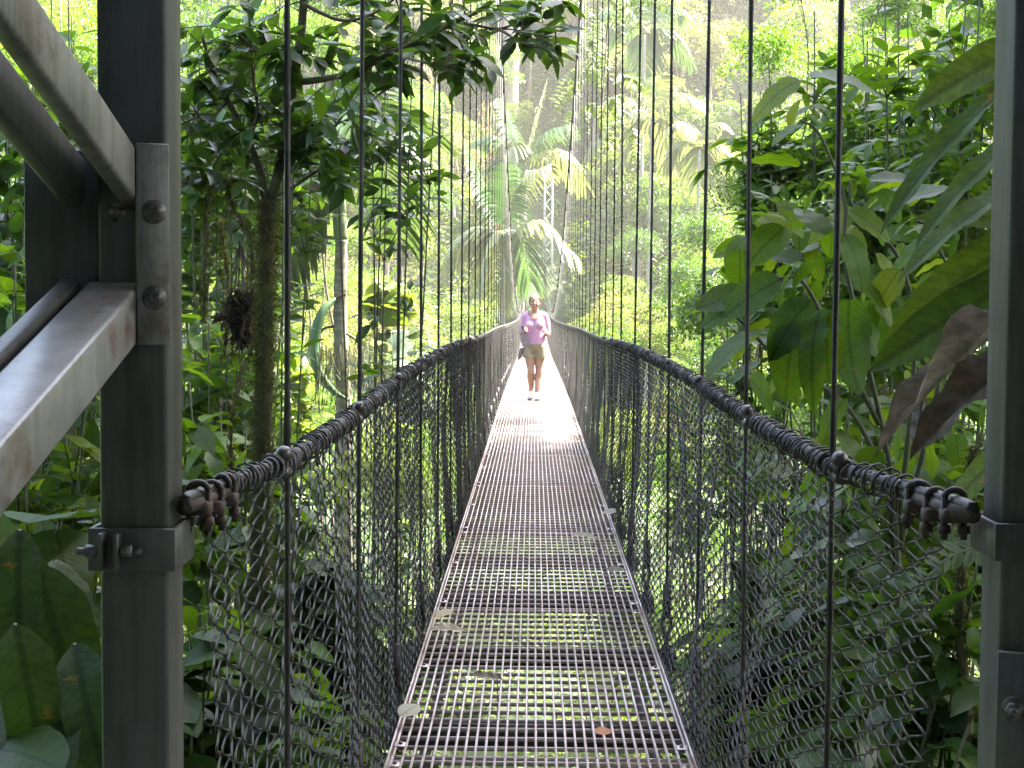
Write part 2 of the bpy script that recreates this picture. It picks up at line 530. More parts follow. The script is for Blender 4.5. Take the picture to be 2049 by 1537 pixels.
def orient(D, U):
    """rotation matrices with X along D and Z near U, arrays (N,3)"""
    X = D / np.maximum(np.linalg.norm(D, axis=1, keepdims=True), 1e-9)
    Z = U - X * (U * X).sum(1, keepdims=True)
    Z /= np.maximum(np.linalg.norm(Z, axis=1, keepdims=True), 1e-9)
    Y = np.cross(Z, X)
    return np.stack([X, Y, Z], axis=2)


def scatter(mb, shape, P, R, S):
    V, F, UV = SHAPES[shape]
    n, k = len(P), len(V)
    if n == 0:
        return
    W = np.einsum('nij,kj->nki', R, V) * S[:, None, None] + P[:, None, :]
    off = (np.arange(n) * k)[:, None, None]
    mb.add(W.reshape(-1, 3), [(f[None] + off).reshape(-1, f.shape[1]) for f in F], np.tile(UV, (n, 1)))


_leaf_mesh = {}


def leaf_mesh(shape, mat):
    key = (shape, mat)
    if key not in _leaf_mesh:
        V, F, UV = SHAPES[shape]
        _leaf_mesh[key] = MB().add(V, F, UV).mesh('leaf', M[mat], None, True, True)
    return _leaf_mesh[key]


def emit_leaves(root, shape, mat, P, R, S, near=True, cap=300, name='leaf'):
    """near plants: the leaves that show largest are parts of their own, the rest one mesh"""
    P, S = np.asarray(P), np.asarray(S)
    keep = np.zeros(len(P), bool)
    if near:
        px, py, z = project(P + R[:, :, 0] * S[:, None] * 0.5)
        inside = (px > -40) & (px < 2090) & (py > -40) & (py < 1580) & (z > 0)
        size = np.where(inside, S * F_PX / np.maximum(z, 0.1), 0)
        size[size < 14] = 0
        order = np.argsort(-size)[:cap]
        keep[order] = size[order] > 0
    o0 = np.array(world_loc(root))
    me = leaf_mesh(shape, mat)
    for i in np.nonzero(keep)[0]:
        o = bpy.data.objects.new(name, me)
        m = Matrix(R[i].tolist()).to_4x4() @ Matrix.Diagonal((S[i], S[i], S[i], 1))
        m.translation = Vector(P[i] - o0)
        o.matrix_basis = m
        COL.objects.link(o)
        o.parent = root
    rest = ~keep
    if rest.any():
        mb = MB()
        scatter(mb, shape, P[rest], R[rest], S[rest])
        tag(mb.build('foliage', M[mat], root, True, True), kind='stuff')


# ------------------------------------------------------------------ profiles of the bridge
def prof(pts):
    xs, ys = zip(*pts)
    g = np.linspace(0, 105, 2101)
    v = np.interp(g, xs, ys)
    k = np.hanning(61); k /= k.sum()
    vp = np.pad(v, 30, mode='edge')
    v = np.convolve(vp, k, 'valid')
    return lambda Y: np.interp(Y, g, v)


rail_z = prof([(0, 1.19), (4, 1.18), (6, 1.215), (9, 1.21), (14, 1.135), (20, 1.09), (30, 0.96), (42, 0.83), (51, 0.78), (60, 0.82), (70, 0.95), (85, 1.35), (100, 1.9), (105, 2.1)])
deck_z = prof([(0, 0), (12, 0), (20, -0.01), (24, -0.03), (42, -0.25), (51, -0.32), (60, -0.28), (70, -0.15), (85, 0.25), (100, 0.8), (105, 1.0)])
XL, XR = -0.522, 0.556
Y0, Y1, STEP = 2.45, 99.5, 1.22
HY = 3.05 + STEP * np.arange(0, 79)


def cable_z(Y):
    Y = np.asarray(Y, dtype=float)
    return np.where(Y < 51, 1.01 + 0.0049 * (Y - 51) ** 2, 1.01 + 0.0036 * (Y - 51) ** 2)


def rail_x(side, Y):
    Y = np.asarray(Y, dtype=float)
    base = XL if side < 0 else XR
    end = -0.585 if side < 0 else 0.655
    t = np.clip((3.05 - Y) / 0.6, 0, 1)
    return base * (1 - t) + end * t


# ------------------------------------------------------------------ ground
def ground_z(x, y):
    x = np.asarray(x, dtype=float); y = np.asarray(y, dtype=float)
    sm = lambda a, b, v: (lambda t: t * t * (3 - 2 * t))(np.clip((v - a) / (b - a), 0, 1))
    z = -0.5 + (-7.0) * sm(1.5, 13, y)
    z = z + 8.0 * sm(78, 98, y) + 0.92 * np.maximum(0, y - 98)
    ax = np.abs(x)
    side = np.maximum(0, ax - 2.5) * 0.30 * sm(2, 9, y) * (1 - sm(85, 100, y)) + np.maximum(0, ax - 12) * 0.35 * (1 - sm(85, 100, y))
    z = z + np.minimum(side, 16)
    z = z + 0.5 * np.sin(x * 0.5 + y * 0.21) * sm(4, 12, y) + 0.3 * np.sin(x * 1.3 - y * 0.7) * sm(4, 12, y)
    z = z + (1 - sm(-1, 1, y)) * 0.25
    return z


gx = np.concatenate([np.linspace(-90, -20, 36)[:-1], np.linspace(-20, 20, 81), np.linspace(20, 90, 36)[1:]])
gy = np.concatenate([np.linspace(-40, 0, 21)[:-1], np.linspace(0, 100, 151), np.linspace(100, 166, 45)[1:]])
X, Yg = np.meshgrid(gx, gy)
Zg = ground_z(X, Yg)
nx = len(gx)
i, j = np.meshgrid(np.arange(len(gy) - 1), np.arange(nx - 1), indexing='ij')
q = np.stack([i * nx + j, i * nx + j + 1, (i + 1) * nx + j + 1, (i + 1) * nx + j], -1).reshape(-1, 4)
mb = MB().add(np.stack([X, Yg, Zg], -1).reshape(-1, 3), [q])
tag(mb.build('terrain', M['soil']), kind='structure')

mb = MB()
box(mb, (0, -0.4, -0.16), (2.6, 5.2, 0.30), 0.02)
tag(mb.build('landing_pavement', M['concrete']), kind='structure')
mb = MB()
box(mb, (0, 103.2, 0.62), (3.2, 5.5, 0.36), 0.02)
tag(mb.build('far_landing_pavement', M['concrete']), kind='structure')

# ------------------------------------------------------------------ near tower
POST = 0.108
PY = 2.4                                   # front face of the posts
tower = thing('bridge_tower', (0, PY, 0), 'grey painted steel bridge tower of square posts framing the view, with bolted diagonal braces', 'tower')
tz0, tz1 = -0.02, 13.6


def post(cx, y=PY + POST / 2, z0=tz0, z1=tz1):
    mb = MB()
    box(mb, (cx, y, (z0 + z1) / 2), (POST, POST, z1 - z0), 0.008, seg=2)
    return mb.build('post', M['paint'], tower, smooth=False)


pl_l = at(335, 800, PY).x - POST / 2       # inner front edge of the left post
pl_r = at(2012, 800, PY).x + POST / 2
post(pl_l); post(pl_r)
post(pl_l - 0.16, 0.9); post(pl_r + 0.16, 0.9)
for zc in (4.2, 8.4, 13.2):
    mb = MB(); box(mb, ((pl_l + pl_r) / 2, PY + POST / 2, zc), (pl_r - pl_l - POST, 0.09, 0.12), 0.006)
    mb.build('cross_bar', M['paint'], tower, smooth=False)


def brace(a, b, w, h, name='brace', mat='paint', up=(0, 0, 1)):
    a, b = Vector(a), Vector(b)
    R = frame_rot(b - a, up)
    mb = MB()
    box(mb, (a + b) / 2, ((b - a).length, w, h), 0.006, R, seg=2)
    return mb.build(name, M[mat], tower, smooth=False)


# K-shaped bracing that runs back from the left post
bx = at(222, 500, PY).x
slope = 0.44
BW = 0.078


def yz(x, y, z): return (x, y, z)


def k_brace(xf, w, h, z, sgn, mat, y_end=0.75):
    """xf: its face towards the bridge; z: its lower (rising) or upper (falling) edge at the post"""
    sl = 0.295
    zc = z + sgn * h / 2
    brace((xf - w / 2, PY + 0.02, zc), (xf - w / 2, y_end, zc + sgn * (PY + 0.02 - y_end) * sl), w, h, mat=mat)


k_brace(-0.644, 0.030, 0.078, 1.637, 1, 'paint_light')
k_brace(-0.736, 0.030, 0.078, 1.637, 1, 'paint')
k_brace(-0.644, 0.086, 0.082, 1.530, -1, 'paint_rust')
k_brace(-0.742, 0.030, 0.082, 1.535, -1, 'paint')
mb = MB()
g0, g1 = at(50, 300, PY + 0.05), at(230, 690, PY + 0.05)
box(mb, ((g0.x + g1.x) / 2, PY + 0.05, (g0.z + g1.z) / 2), (g1.x - g0.x, 0.016, g0.z - g1.z), 0.002)
mb.build('gusset_plate', M['paint'], tower, smooth=False)


def bolt(p, n, r=0.013, parent=tower, washer=True):
    p, n = Vector(p), Vector(n).normalized()
    mb = MB()
    if washer:
        cyl(mb, p, p + n * 0.003, r * 1.5, 20)
    cyl(mb, p + n * 0.003, p + n * 0.020, r, 6)
    cyl(mb, p + n * 0.020, p + n * 0.034, r * 0.5, 10)
    return mb.build('bolt', M['bolt'], parent, smooth=False)


# upright strip bolted over the front of the left post, turned a little inwards
c0, c1 = at(304, 287, PY - 0.03), at(304, 690, PY - 0.03)
mb = MB()
rz = Matrix.Rotation(math.radians(24), 3, 'Z')
box(mb, ((c0.x + c1.x) / 2, PY - 0.026, (c0.z + c1.z) / 2), (0.05, 0.012, c0.z - c1.z), 0.0015, rz)
strip = mb.build('strip_plate', M['paint_light'], tower, smooth=False)
nrm = rz @ Vector((0, -1, 0))
for py in (424, 596):
    p = at(308, py, PY - 0.03)
    bolt(p, nrm, 0.0125)
p = at(232, 425, PY)
bolt(p, (0, -1, 0), 0.01)


def clamp(cx, py_top, py_bot, bolt_side):
    z1_, z0_ = at(1024, py_top, PY).z, at(1024, py_bot, PY).z
    zc, h = (z0_ + z1_) / 2, abs(z1_ - z0_)
    t, e = 0.009, 0.010
    o = POST / 2 + e
    mb = MB()
    yc = PY + POST / 2
    box(mb, (cx, yc - o, zc), (2 * o + t, t, h), 0.0015)
    box(mb, (cx, yc + o, zc), (2 * o + t, t, h), 0.0015)
    box(mb, (cx - o, yc, zc), (t, 2 * o - t, h), 0.0015)
    box(mb, (cx + o, yc, zc), (t, 2 * o - t, h), 0.0015)
    ob = mb.build('clamp_band', M['paint'], tower, smooth=False)
    bx_ = cx + bolt_side * 0.03
    mb = MB()
    for s in (-1, 1):
        box(mb, (bx_ + s * 0.012, yc - o - 0.018, zc), (0.007, 0.03, h * 0.85), 0.001)
    mb.build('clamp_lug', M['paint'], tower, smooth=False)
    bolt((bx_ + 0.016, yc - o - 0.02, zc), (1, 0, 0), 0.011, washer=False)
    bolt((bx_ - 0.016, yc - o - 0.02, zc), (-1, 0, 0), 0.011, washer=False)
    return zc


cl_l = clamp(pl_l, 1063, 1148, -1)
cl_r = clamp(pl_r, 1036, 1110, 1)
# plate with a bolt low on the right post
p0 = at(1997, 1290, PY - 0.02)
mb = MB()
rz2 = Matrix.Rotation(math.radians(-20), 3, 'Z')
box(mb, (p0.x + 0.05, PY - 0.036, p0.z - 0.26), (0.105, 0.012, 0.50), 0.0015, rz2)
mb.build('strip_plate', M['paint'], tower, smooth=False)
bolt(at(2030, 1418, PY - 0.042), rz2 @ Vector((0, -1, 0)), 0.013)

# ------------------------------------------------------------------ the footbridge: deck, main cables, hangers
bridge = thing('footbridge', (0, Y0, 0), 'long narrow suspension footbridge with steel grating deck and rows of dark hanger cables', 'bridge')

# one grating section, 2.44 m, shared by all
GL = 2 * STEP
gm = MB()
for k in range(30):
    x = -0.485 + k * (0.97 / 29)
    tube(gm, [(x, 0, 0.0), (x, GL - 0.012, 0.0)], 0.0048, 6)
gm_me = gm.mesh('grating_rods', M['grate'])
gb = MB()
nb = 22
for k in range(nb):
    y = 0.02 + k * (GL - 0.05) / (nb - 1)
    box(gb, (0, y, -0.0125), (0.985, 0.0075, 0.0145))
gb_me = gb.mesh('grating_bars', M['grate_low'], smooth=False)
ge = MB()
for s in (-1, 1):
    box(ge, (s * 0.498, GL / 2, -0.011), (0.006, GL - 0.008, 0.042), 0.001)
    for y in (0.11, GL / 2, GL - 0.11):
        box(ge, (s * 0.472, y, 0.0062), (0.036, 0.05, 0.003), 0.0008)
ge_me = ge.mesh('edge_angle', M['grate'], smooth=False)
gs = MB()
for s in (-1, 1):
    for y in (0.11, GL / 2, GL - 0.11):
        cyl(gs, (s * 0.470, y, 0.0077), (s * 0.470, y, 0.0157), 0.0075, 6)
gs_me = gs.mesh('clip_bolt', M['bolt'], smooth=False)
ng = int((99.6 - 2.6) / GL)
for k in range(ng + 1):
    ya = 2.56 + k * GL
    za, zb = deck_z(ya), deck_z(ya + GL)
    g = tag(link('grating_panel', gm_me, bridge), kind='stuff')
    g.location = (0, ya - Y0, za)
    g.rotation_euler = (math.atan2(zb - za, GL), 0, 0)
    for nm, me in (('grating_bar', gb_me), ('edge_angle', ge_me), ('clip_bolt', gs_me)):
        tag(link(nm, me, g), kind='stuff')

# cross beams under the deck
cb = MB()
box(cb, (0, 0, -0.07), (1.02, 0.05, 0.09), 0.004)
for s in (-1, 1):
    box(cb, (s * 0.545, 0, -0.075), (0.07, 0.075, 0.085), 0.004)
cb_me = cb.mesh('cross_beam', M['beam'], smooth=False)
for Yh in HY:
    o = link('cross_beam', cb_me, bridge)
    o.location = (0.017, Yh - Y0, deck_z(Yh))
for s in (-1, 1):                                           # stringers beneath
    yy = np.linspace(2.5, 99.5, 120)
    mb = MB()
    tube(mb, np.stack([np.full_like(yy, s * 0.42), yy, deck_z(yy) - 0.165], 1), 0.022, 6)
    mb.build('stringer_cable', M['beam'], bridge)

for side, Xs in ((-1, XL), (1, XR)):
    yy = np.linspace(2.45, 100.3, 200)
    mb = MB()
    tube(mb, np.stack([np.full_like(yy, Xs), yy, cable_z(yy)], 1), np.where(yy < 50, 0.018, 0.011), 8)
    mc = mb.build('main_cable', M['rope'], bridge)
    mb = MB()
    for Yh in HY:
        z = cable_z(Yh)
        box(mb, (Xs, Yh, z - 0.01), (0.045, 0.08, 0.07), 0.01)
    tag(mb.build('cable_clip', M['rope'], mc), kind='stuff')
    for k, Yh in enumerate(HY):
        zt, zb = float(cable_z(Yh)) - 0.02, float(deck_z(Yh)) + 0.16
        if zt - zb < 0.25:
            continue
        mb = MB()
        lean = rng.normal(0, 0.004)
        if k < 7:
            zz = np.arange(zb, 3.0, 0.011)
            P = np.stack([Xs + lean * (zz - zb), np.full_like(zz, Yh), zz], 1)
            tube(mb, P, 0.0057, 12, lobes=6, twist=2 * np.pi / 0.065, lobe_amp=0.45)
            tube(mb, [P[-1], (Xs + lean * (zt - zb), Yh, zt)], 0.0054, 6)
        else:
            tube(mb, [(Xs, Yh, zb), (Xs + lean, Yh, zt)], 0.0055 if k < 12 else (0.0050 if k < 20 else (0.0042 if k < 27 else 0.0032)), 5)
        h = mb.build('hanger_cable', M['rope'], bridge)
        # shackle and eye bolt at the foot
        if k < 24:
            mb = MB()
            zb0 = float(deck_z(Yh))
            cyl(mb, (Xs, Yh, zb - 0.05), (Xs, Yh, zb + 0.10), 0.019, 8)
            t = np.linspace(0, 2 * np.pi, 13)
            tube(mb, np.stack([Xs + 0.018 * np.cos(t), np.full_like(t, Yh), zb - 0.075 + 0.045 * np.sin(t)], 1), 0.0085, 6)
            cyl(mb, (Xs, Yh, zb0 - 0.04), (Xs, Yh, zb - 0.11), 0.013, 8)
            cyl(mb, (Xs, Yh, zb0 - 0.035), (Xs, Yh, zb0 - 0.01), 0.024, 6)
            mb.build('shackle', M['rope'], h)

# ------------------------------------------------------------------ mesh fences with handrail cable
def wobble(Y, t, s):
    return (0.016 * np.sin(Y * 2.1 + s) * np.sin(t * 3.1) + 0.012 * np.sin(Y * 5.3 + t * 4 + 2 * s) * np.sin(t * 3.1)
            + 0.006 * np.sin(Y * 11 + t * 9 + s))


def fence_point(side, Y, t):
    zt, zb = rail_z(Y) - 0.015, deck_z(Y) - 0.04
    xt, xb = rail_x(side, Y), side * 0.512 + (0.0 if side < 0 else 0.012)
    x = xb + (xt - xb) * t + side * (0.012 * np.sin(np.pi * t)) + wobble(Y, t, side) * np.sin(np.pi * np.clip(t, 0, 1)) ** 0.4
    return x, zb + (zt - zb) * t


fences = {}
for side in (-1, 1):
    lab = ('dark chain-link fence panel wall along the bridge deck beside the mossy tree' if side < 0 else
           'dark chain-link fence wall along the bridge deck below the broad-leaved shrub')
    fence = thing('mesh_fence', (side * 0.53, Y0, 0), lab, 'mesh fence')
    fences[side] = fence
    w, hs = 0.056, 0.0215
    edges = [2.56] + [h for h in HY[1::2] if h < 27.5]
    for a, b in zip(edges[:-1], edges[1:]):
        mb = MB()
        for pi_ in range(int(round(a / w)), int(round(b / w))):
            y = pi_ * w + rng.normal(0, 0.004)
            H = float(rail_z(y) - deck_z(y)) + 0.02
            n = int(H / hs)
            near = y < 8.6
            sub = 3 if near else 1
            m = n * sub + 1
            jj = np.arange(m) / sub
            tri = 2 * np.abs(2 * ((jj * 0.5 + 0.25 * 0) % 1) - 1) - 1        # triangle wave, period 2
            if near:
                tri = np.sin(np.clip(tri, -1, 1) * math.pi / 2) * 0.55 + tri * 0.45
            ph = 1 if pi_ % 2 else -1
            t = np.clip(jj / n, 0, 1)
            sag = (rng.normal(0, 0.004, m).cumsum() * 0.15 if near else 0)
            yy = y + ph * tri * w * 0.53 + sag + 0.03 * math.sin(y * 1.7) * np.sin(t * 3.0)
            x, z = fence_point(side, yy, t)
            x = x + 0.0042 * np.sin(jj * math.pi + (0 if ph > 0 else math.pi / 2))
            tube(mb, np.stack([x, yy, z], 1), 0.0022 if near else 0.0034, 4 if near else 3, cap=False, ref=np.array([1.0, 0, 0]))
        tag(mb.build('mesh_panel', M['mesh'], fence), kind='stuff')
    # far stretch, coarser
    edges = [edges[-1], 40, 55, 70, 85, 99]
    w2, hs2 = 0.12, 0.05
    for a, b in zip(edges[:-1], edges[1:]):
        mb = MB()
        for pi_ in range(int(round(a / w2)), int(round(b / w2))):
            y = pi_ * w2
            n = 22
            jj = np.arange(n + 1)
            tri = np.where(jj % 2, 1, -1) * (1 if pi_ % 2 else -1)
            t = jj / n
            yy = y + tri * w2 * 0.53
            x, z = fence_point(side, yy, t)
            tube(mb, np.stack([x, yy, z], 1), 0.0042, 3, cap=False, ref=np.array([1.0, 0, 0]))
        tag(mb.build('mesh_panel', M['mesh'], fence), kind='stuff')
    # handrail cable: twisted core, cord lashed round it, wire ends bent over
    yn = np.arange(2.42, 12.0, 0.014)
    P = np.stack([rail_x(side, yn), yn, rail_z(yn)], 1)
    mb = MB()
    tube(mb, P, 0.0095, 12, lobes=6, twist=2 * np.pi / 0.10, lobe_amp=0.4)
    yf = np.arange(12.0, 99.6, 0.10)
    Pf = np.stack([rail_x(side, yf), yf, rail_z(yf)], 1)
    rr = 0.0160 + 0.004 * np.sin(yf * 9) * np.sin(yf * 23) + rng.normal(0, 0.002, len(yf))
    tube(mb, Pf, rr, 7)
    rail = mb.build('handrail_cable', M['rope'], fence)
    mb = MB()
    y = 2.62
    th = 0.0
    pts, rad = [], []
    while y < 12.2:
        pitch = (0.052 if side > 0 and y < 3.3 else 0.024) * (1 + 0.55 * math.sin(y * 7.0) * math.sin(y * 3.1) + 0.4 * math.sin(y * 17.3))
        r0 = 0.0135 + 0.003 * math.sin(y * 13) + 0.0025 * math.sin(y * 41) + rng.normal(0, 0.0006)
        r0 *= float(np.interp(y, [2.6, 4.4], [0.95, 0.62]))
        pts.append((float(rail_x(side, y)) + r0 * math.cos(th), y, float(rail_z(y)) - 0.004 + r0 * 1.25 * math.sin(th)))
        th += 2 * math.pi / 11
        y += pitch / 11
    tube(mb, pts, 0.0052, 6)
    mb.build('lashing_cord', M['wrap'], rail)
    mb = MB()
    for y in np.arange(2.7, 11.5, 0.039):
        if rng.random() < 0.12:
            continue
        y += rng.normal(0, 0.012)
        x0, z0 = float(rail_x(side, y)), float(rail_z(y))
        n = 9
        a0, a1 = rng.uniform(-2.6, -1.6), rng.uniform(2.0, 4.2)
        t = np.linspace(a0, a1, n)
        r0 = 0.022 + rng.normal(0, 0.003)
        sl = rng.normal(0, 0.02)
        pts = np.stack([x0 - side * r0 * np.cos(t + 0.3), y + sl * np.linspace(-1, 1, n), z0 - 0.003 + r0 * np.sin(t)], 1)
        pts = np.vstack([pts, pts[-1] + (rng.normal(0, 0.006), rng.normal(0, 0.02), -rng.uniform(0.01, 0.06))])
        tube(mb, pts, 0.0024, 5)
    tag(mb.build('bent_wire', M['mesh'], rail), kind='stuff')
    # U-clips where the cable is fixed to the tower, and round bolt heads at the hangers
    mb = MB()
    for y, dz in ((2.50, 0), (2.57, -0.008), (2.645, -0.004)):
        x0, z0 = float(rail_x(side, y)), float(rail_z(y)) + dz
        box(mb, (x0, y, z0 - 0.022), (0.044, 0.034, 0.024), 0.005)
        t = np.linspace(0, math.pi, 9)
        for dx in (-0.016, 0.016):
            cyl(mb, (x0 + dx, y, z0 - 0.062), (x0 + dx, y, z0 + 0.008), 0.0058, 8)
            cyl(mb, (x0 + dx, y, z0 - 0.052), (x0 + dx, y, z0 - 0.038), 0.0105, 6)
        tube(mb, np.stack([x0 + 0.016 * np.cos(t), np.full_like(t, y), z0 + 0.006 + 0.013 * np.sin(t)], 1), 0.0058, 8)
    cyl(mb, (float(rail_x(side, 2.42)), 2.42, float(rail_z(2.42)) - 0.012), (float(rail_x(side, 2.68)), 2.68, float(rail_z(2.68)) - 0.012), 0.013, 8)
    mb.build('cable_grip', M['grip'], rail)
    for k in range(9):
        Yh = float(HY[k]) - 0.07
        mb = MB()
        ball(mb, (float(rail_x(side, Yh)) - side * 0.012, Yh, float(rail_z(Yh)) + 0.018), 0.017, 2, (1, 1.2, 1))
        box(mb, (float(rail_x(side, Yh)), Yh + 0.03, float(rail_z(Yh)) - 0.02), (0.04, 0.045, 0.026), 0.008)
        mb.build('cable_clamp', M['clamp'], rail)
    # lower selvedge cable of the fence
    yy = np.linspace(2.5, 99.5, 240)
    x, z = fence_point(side, yy, np.zeros_like(yy))
    mb = MB(); tube(mb, np.stack([x, yy, z], 1), 0.006, 5)
    mb.build('bottom_cable', M['rope'], fence)

# ------------------------------------------------------------------ far tower: two lattice columns
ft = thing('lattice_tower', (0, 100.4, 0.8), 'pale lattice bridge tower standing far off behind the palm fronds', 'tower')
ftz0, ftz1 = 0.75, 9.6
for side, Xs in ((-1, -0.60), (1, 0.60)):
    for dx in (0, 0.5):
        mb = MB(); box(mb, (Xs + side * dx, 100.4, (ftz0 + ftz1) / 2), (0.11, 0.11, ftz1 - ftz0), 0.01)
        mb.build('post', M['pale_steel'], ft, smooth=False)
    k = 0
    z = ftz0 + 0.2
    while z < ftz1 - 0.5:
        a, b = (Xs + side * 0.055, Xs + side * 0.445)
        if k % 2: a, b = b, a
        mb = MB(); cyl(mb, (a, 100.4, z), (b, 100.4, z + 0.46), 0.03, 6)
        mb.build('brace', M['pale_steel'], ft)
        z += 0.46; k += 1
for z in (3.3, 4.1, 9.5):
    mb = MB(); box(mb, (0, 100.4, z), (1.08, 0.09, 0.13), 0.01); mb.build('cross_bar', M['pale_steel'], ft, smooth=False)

# ------------------------------------------------------------------ plants
def unit(n):
    v = rng.normal(size=(n, 3))
    return v / np.linalg.norm(v, axis=1, keepdims=True)


def twig_leaves(path, n, spread=0.8, droop=0.25, up=1.0, t0=0.1, end_cluster=0):
    """leaf frames set alternately along a twig"""
    path = np.asarray(path)
    T = np.gradient(path, axis=0)
    T /= np.maximum(np.linalg.norm(T, axis=1, keepdims=True), 1e-9)
    m = len(path)
    t = np.concatenate([np.linspace(t0, 1, n), np.full(end_cluster, 1.0)]) * (m - 1)
    k = np.minimum(t.astype(int), m - 2)
    f = (t - k)[:, None]
    P = path[k] * (1 - f) + path[k + 1] * f
    Tk = T[k]
    side = np.cross(Tk, np.array([0, 0, 1.0]))
    side /= np.maximum(np.linalg.norm(side, axis=1, keepdims=True), 1e-6)
    sg = np.where(np.arange(len(t)) % 2, 1, -1)[:, None]
    D = Tk * 0.55 + side * sg * spread + rng.normal(0, 0.32, (len(t), 3)) + np.array([0, 0, -droop])
    U = np.array([0, 0, up]) + rng.normal(0, 0.35, (len(t), 3))
    return P, D, U


def shrub(name, label, cat, base, c, r, shape, size, nleaf, mat, near=True, nstem=7, ntwig=6, twig=0.35, stem_r=0.012,
          stem_mat='stem', droop=0.25, group=None, cap=300, per=7, cluster=0, hole=None):
    base, c, r = np.array(base, float), np.array(c, float), np.array(r, float)
    root = thing(name, tuple(base), label, cat, group)
    Ps, Ds, Us = [], [], []
    joined = MB()
    need_tw = max(1, int(math.ceil(nleaf / (per + cluster))))
    per_stem = max(1, int(round(need_tw / nstem)))
    for k in range(nstem):
        d = unit(1)[0]
        end = c + r * d * rng.uniform(0.35, 0.85)
        mid = base * 0.45 + end * 0.55 + np.array([0, 0, 0.18 * np.linalg.norm(end - base)]) * rng.uniform(0.1, 0.8) + rng.normal(0, 0.06, 3) * r
        P = smooth_path([base + rng.normal(0, 0.03, 3) * np.array([1, 1, 0]), mid, end], 12)
        mb = joined if not near else MB()
        tube(mb, P, np.linspace(stem_r, stem_r * 0.35, 12), 5 if near else 4)
        for q_ in range(per_stem):
            tmin = max(0.35, 1 - 1.7 * float(np.max(r)) / max(0.1, float(np.linalg.norm(end - base))))
            tt = rng.uniform(0.35, 1.0) if q_ % 5 == 0 else rng.uniform(tmin, 1.0)
            s = P[int(tt * 11)]
            dd = unit(1)[0] * 0.8 + (c + r * unit(1)[0] * 0.9 - s) / np.linalg.norm(r)
            dd /= np.linalg.norm(dd)
            ln = twig * rng.uniform(0.6, 1.3)
            e = s + dd * ln
            m_ = (s + e) / 2 + np.array([0, 0, 0.08 * ln])
            tw = smooth_path([s, m_, e + np.array([0, 0, -0.05 * ln])], 6)
            tube(mb, tw, np.linspace(stem_r * 0.4, stem_r * 0.2, 6), 3)
            p, d_, u_ = twig_leaves(tw, per, droop=droop, end_cluster=cluster)
            Ps.append(p); Ds.append(d_); Us.append(u_)
        if near:
            mb.build('stem', M[stem_mat], root)
    if not near:
        tag(joined.build('stem', M[stem_mat], root), kind='stuff')
    P, D, U = np.concatenate(Ps), np.concatenate(Ds), np.concatenate(Us)
    S = rng.uniform(size[0], size[1], len(P))
    emit_leaves(root, shape, mat, P, orient(D, U), S, near, cap)
    return root


def blob_tree(name, label, cat, h, cr, nclump, nper, lsize, shape, mat, trunk_r=0.12, trunk_mat='bark', flat=0.75, group=None, shell=0.9, trunk_bow=0.3, deep=0):
    """tree with an uneven crown of many leaf clumps (built at the origin, moved and copied afterwards)"""
    root = thing(name, (0, 0, 0), label, cat, group)
    top = np.array([rng.normal(0, trunk_bow), rng.normal(0, trunk_bow), h])
    P = smooth_path([(0, 0, -0.6), top * 0.45 + rng.normal(0, trunk_bow * 0.6, 3) * (1, 1, 0), top], 10)
    mb = MB()
    if deep > 1:
        Q = smooth_path([(rng.normal(0, 0.6), rng.normal(0, 0.6), -deep), (rng.normal(0, 1.2), rng.normal(0, 1.2), -deep * 0.5), (rng.normal(0, 0.8), rng.normal(0, 0.8), -deep * 0.2), (0, 0, -0.6)], 10)
        tube(mb, np.vstack([Q[:-1], P]), np.linspace(trunk_r * 1.5, trunk_r * 0.5, 19), 7)
    else:
        tube(mb, P, np.linspace(trunk_r * 1.25, trunk_r * 0.5, 10), 7)
    Ps, Ds, Us, Ss = [], [], [], []
    for k in range(nclump):
        d = unit(1)[0]
        if d[2] < -0.45: d[2] *= -0.6
        c = top + np.array([0, 0, -0.15 * cr]) + d * np.array([cr, cr, cr * flat]) * rng.uniform(0.35, 1.0)
        rc = cr * rng.uniform(0.2, 0.42)
        if k < 8:
            tube(mb, smooth_path([P[6 + k % 3], (P[7] + c) / 2 + (0, 0, 0.1 * cr), c], 6), np.linspace(trunk_r * 0.35, trunk_r * 0.1, 6), 4)
        n = int(nper * rng.uniform(0.6, 1.4))
        v = unit(n)
        v[:, 2] = np.where(v[:, 2] < -0.35, -v[:, 2], v[:, 2])
        rad = rc * rng.uniform(0.5, 1.05, n) ** 0.6
        p = c + v * rad[:, None] * np.array([1, 1, 0.72])
        Ps.append(p)
        Ds.append(v * 0.7 + unit(n) * 0.7 + np.array([0, 0, -0.35]))
        Us.append(np.array([0, 0, 0.8]) + v * 0.5 + rng.normal(0, 0.4, (n, 3)))
        Ss.append(rng.uniform(0.65, 1.25, n) * lsize)
    mb.build('trunk', M[trunk_mat], root)
    mb = MB()
    scatter(mb, shape, np.concatenate(Ps), orient(np.concatenate(Ds), np.concatenate(Us)), np.concatenate(Ss))
    tag(mb.build('crown', M[mat], root), kind='stuff')
    return root


def put(proto, x, y, z=None, s=1.0, rot=None, label=None, group=None, used=set(), squash=1.0):
    if proto.name in used:
        o = copy_tree(proto)
    else:
        used.add(proto.name); o = proto
    o.location = (x, y, (float(ground_z(x, y)) if z is None else z))
    o.rotation_euler = (0, 0, rng.uniform(0, 6.28) if rot is None else rot)
    o.scale = (s, s, s * squash)
    if label: o['label'] = label
    if group: o['group'] = group
    return o


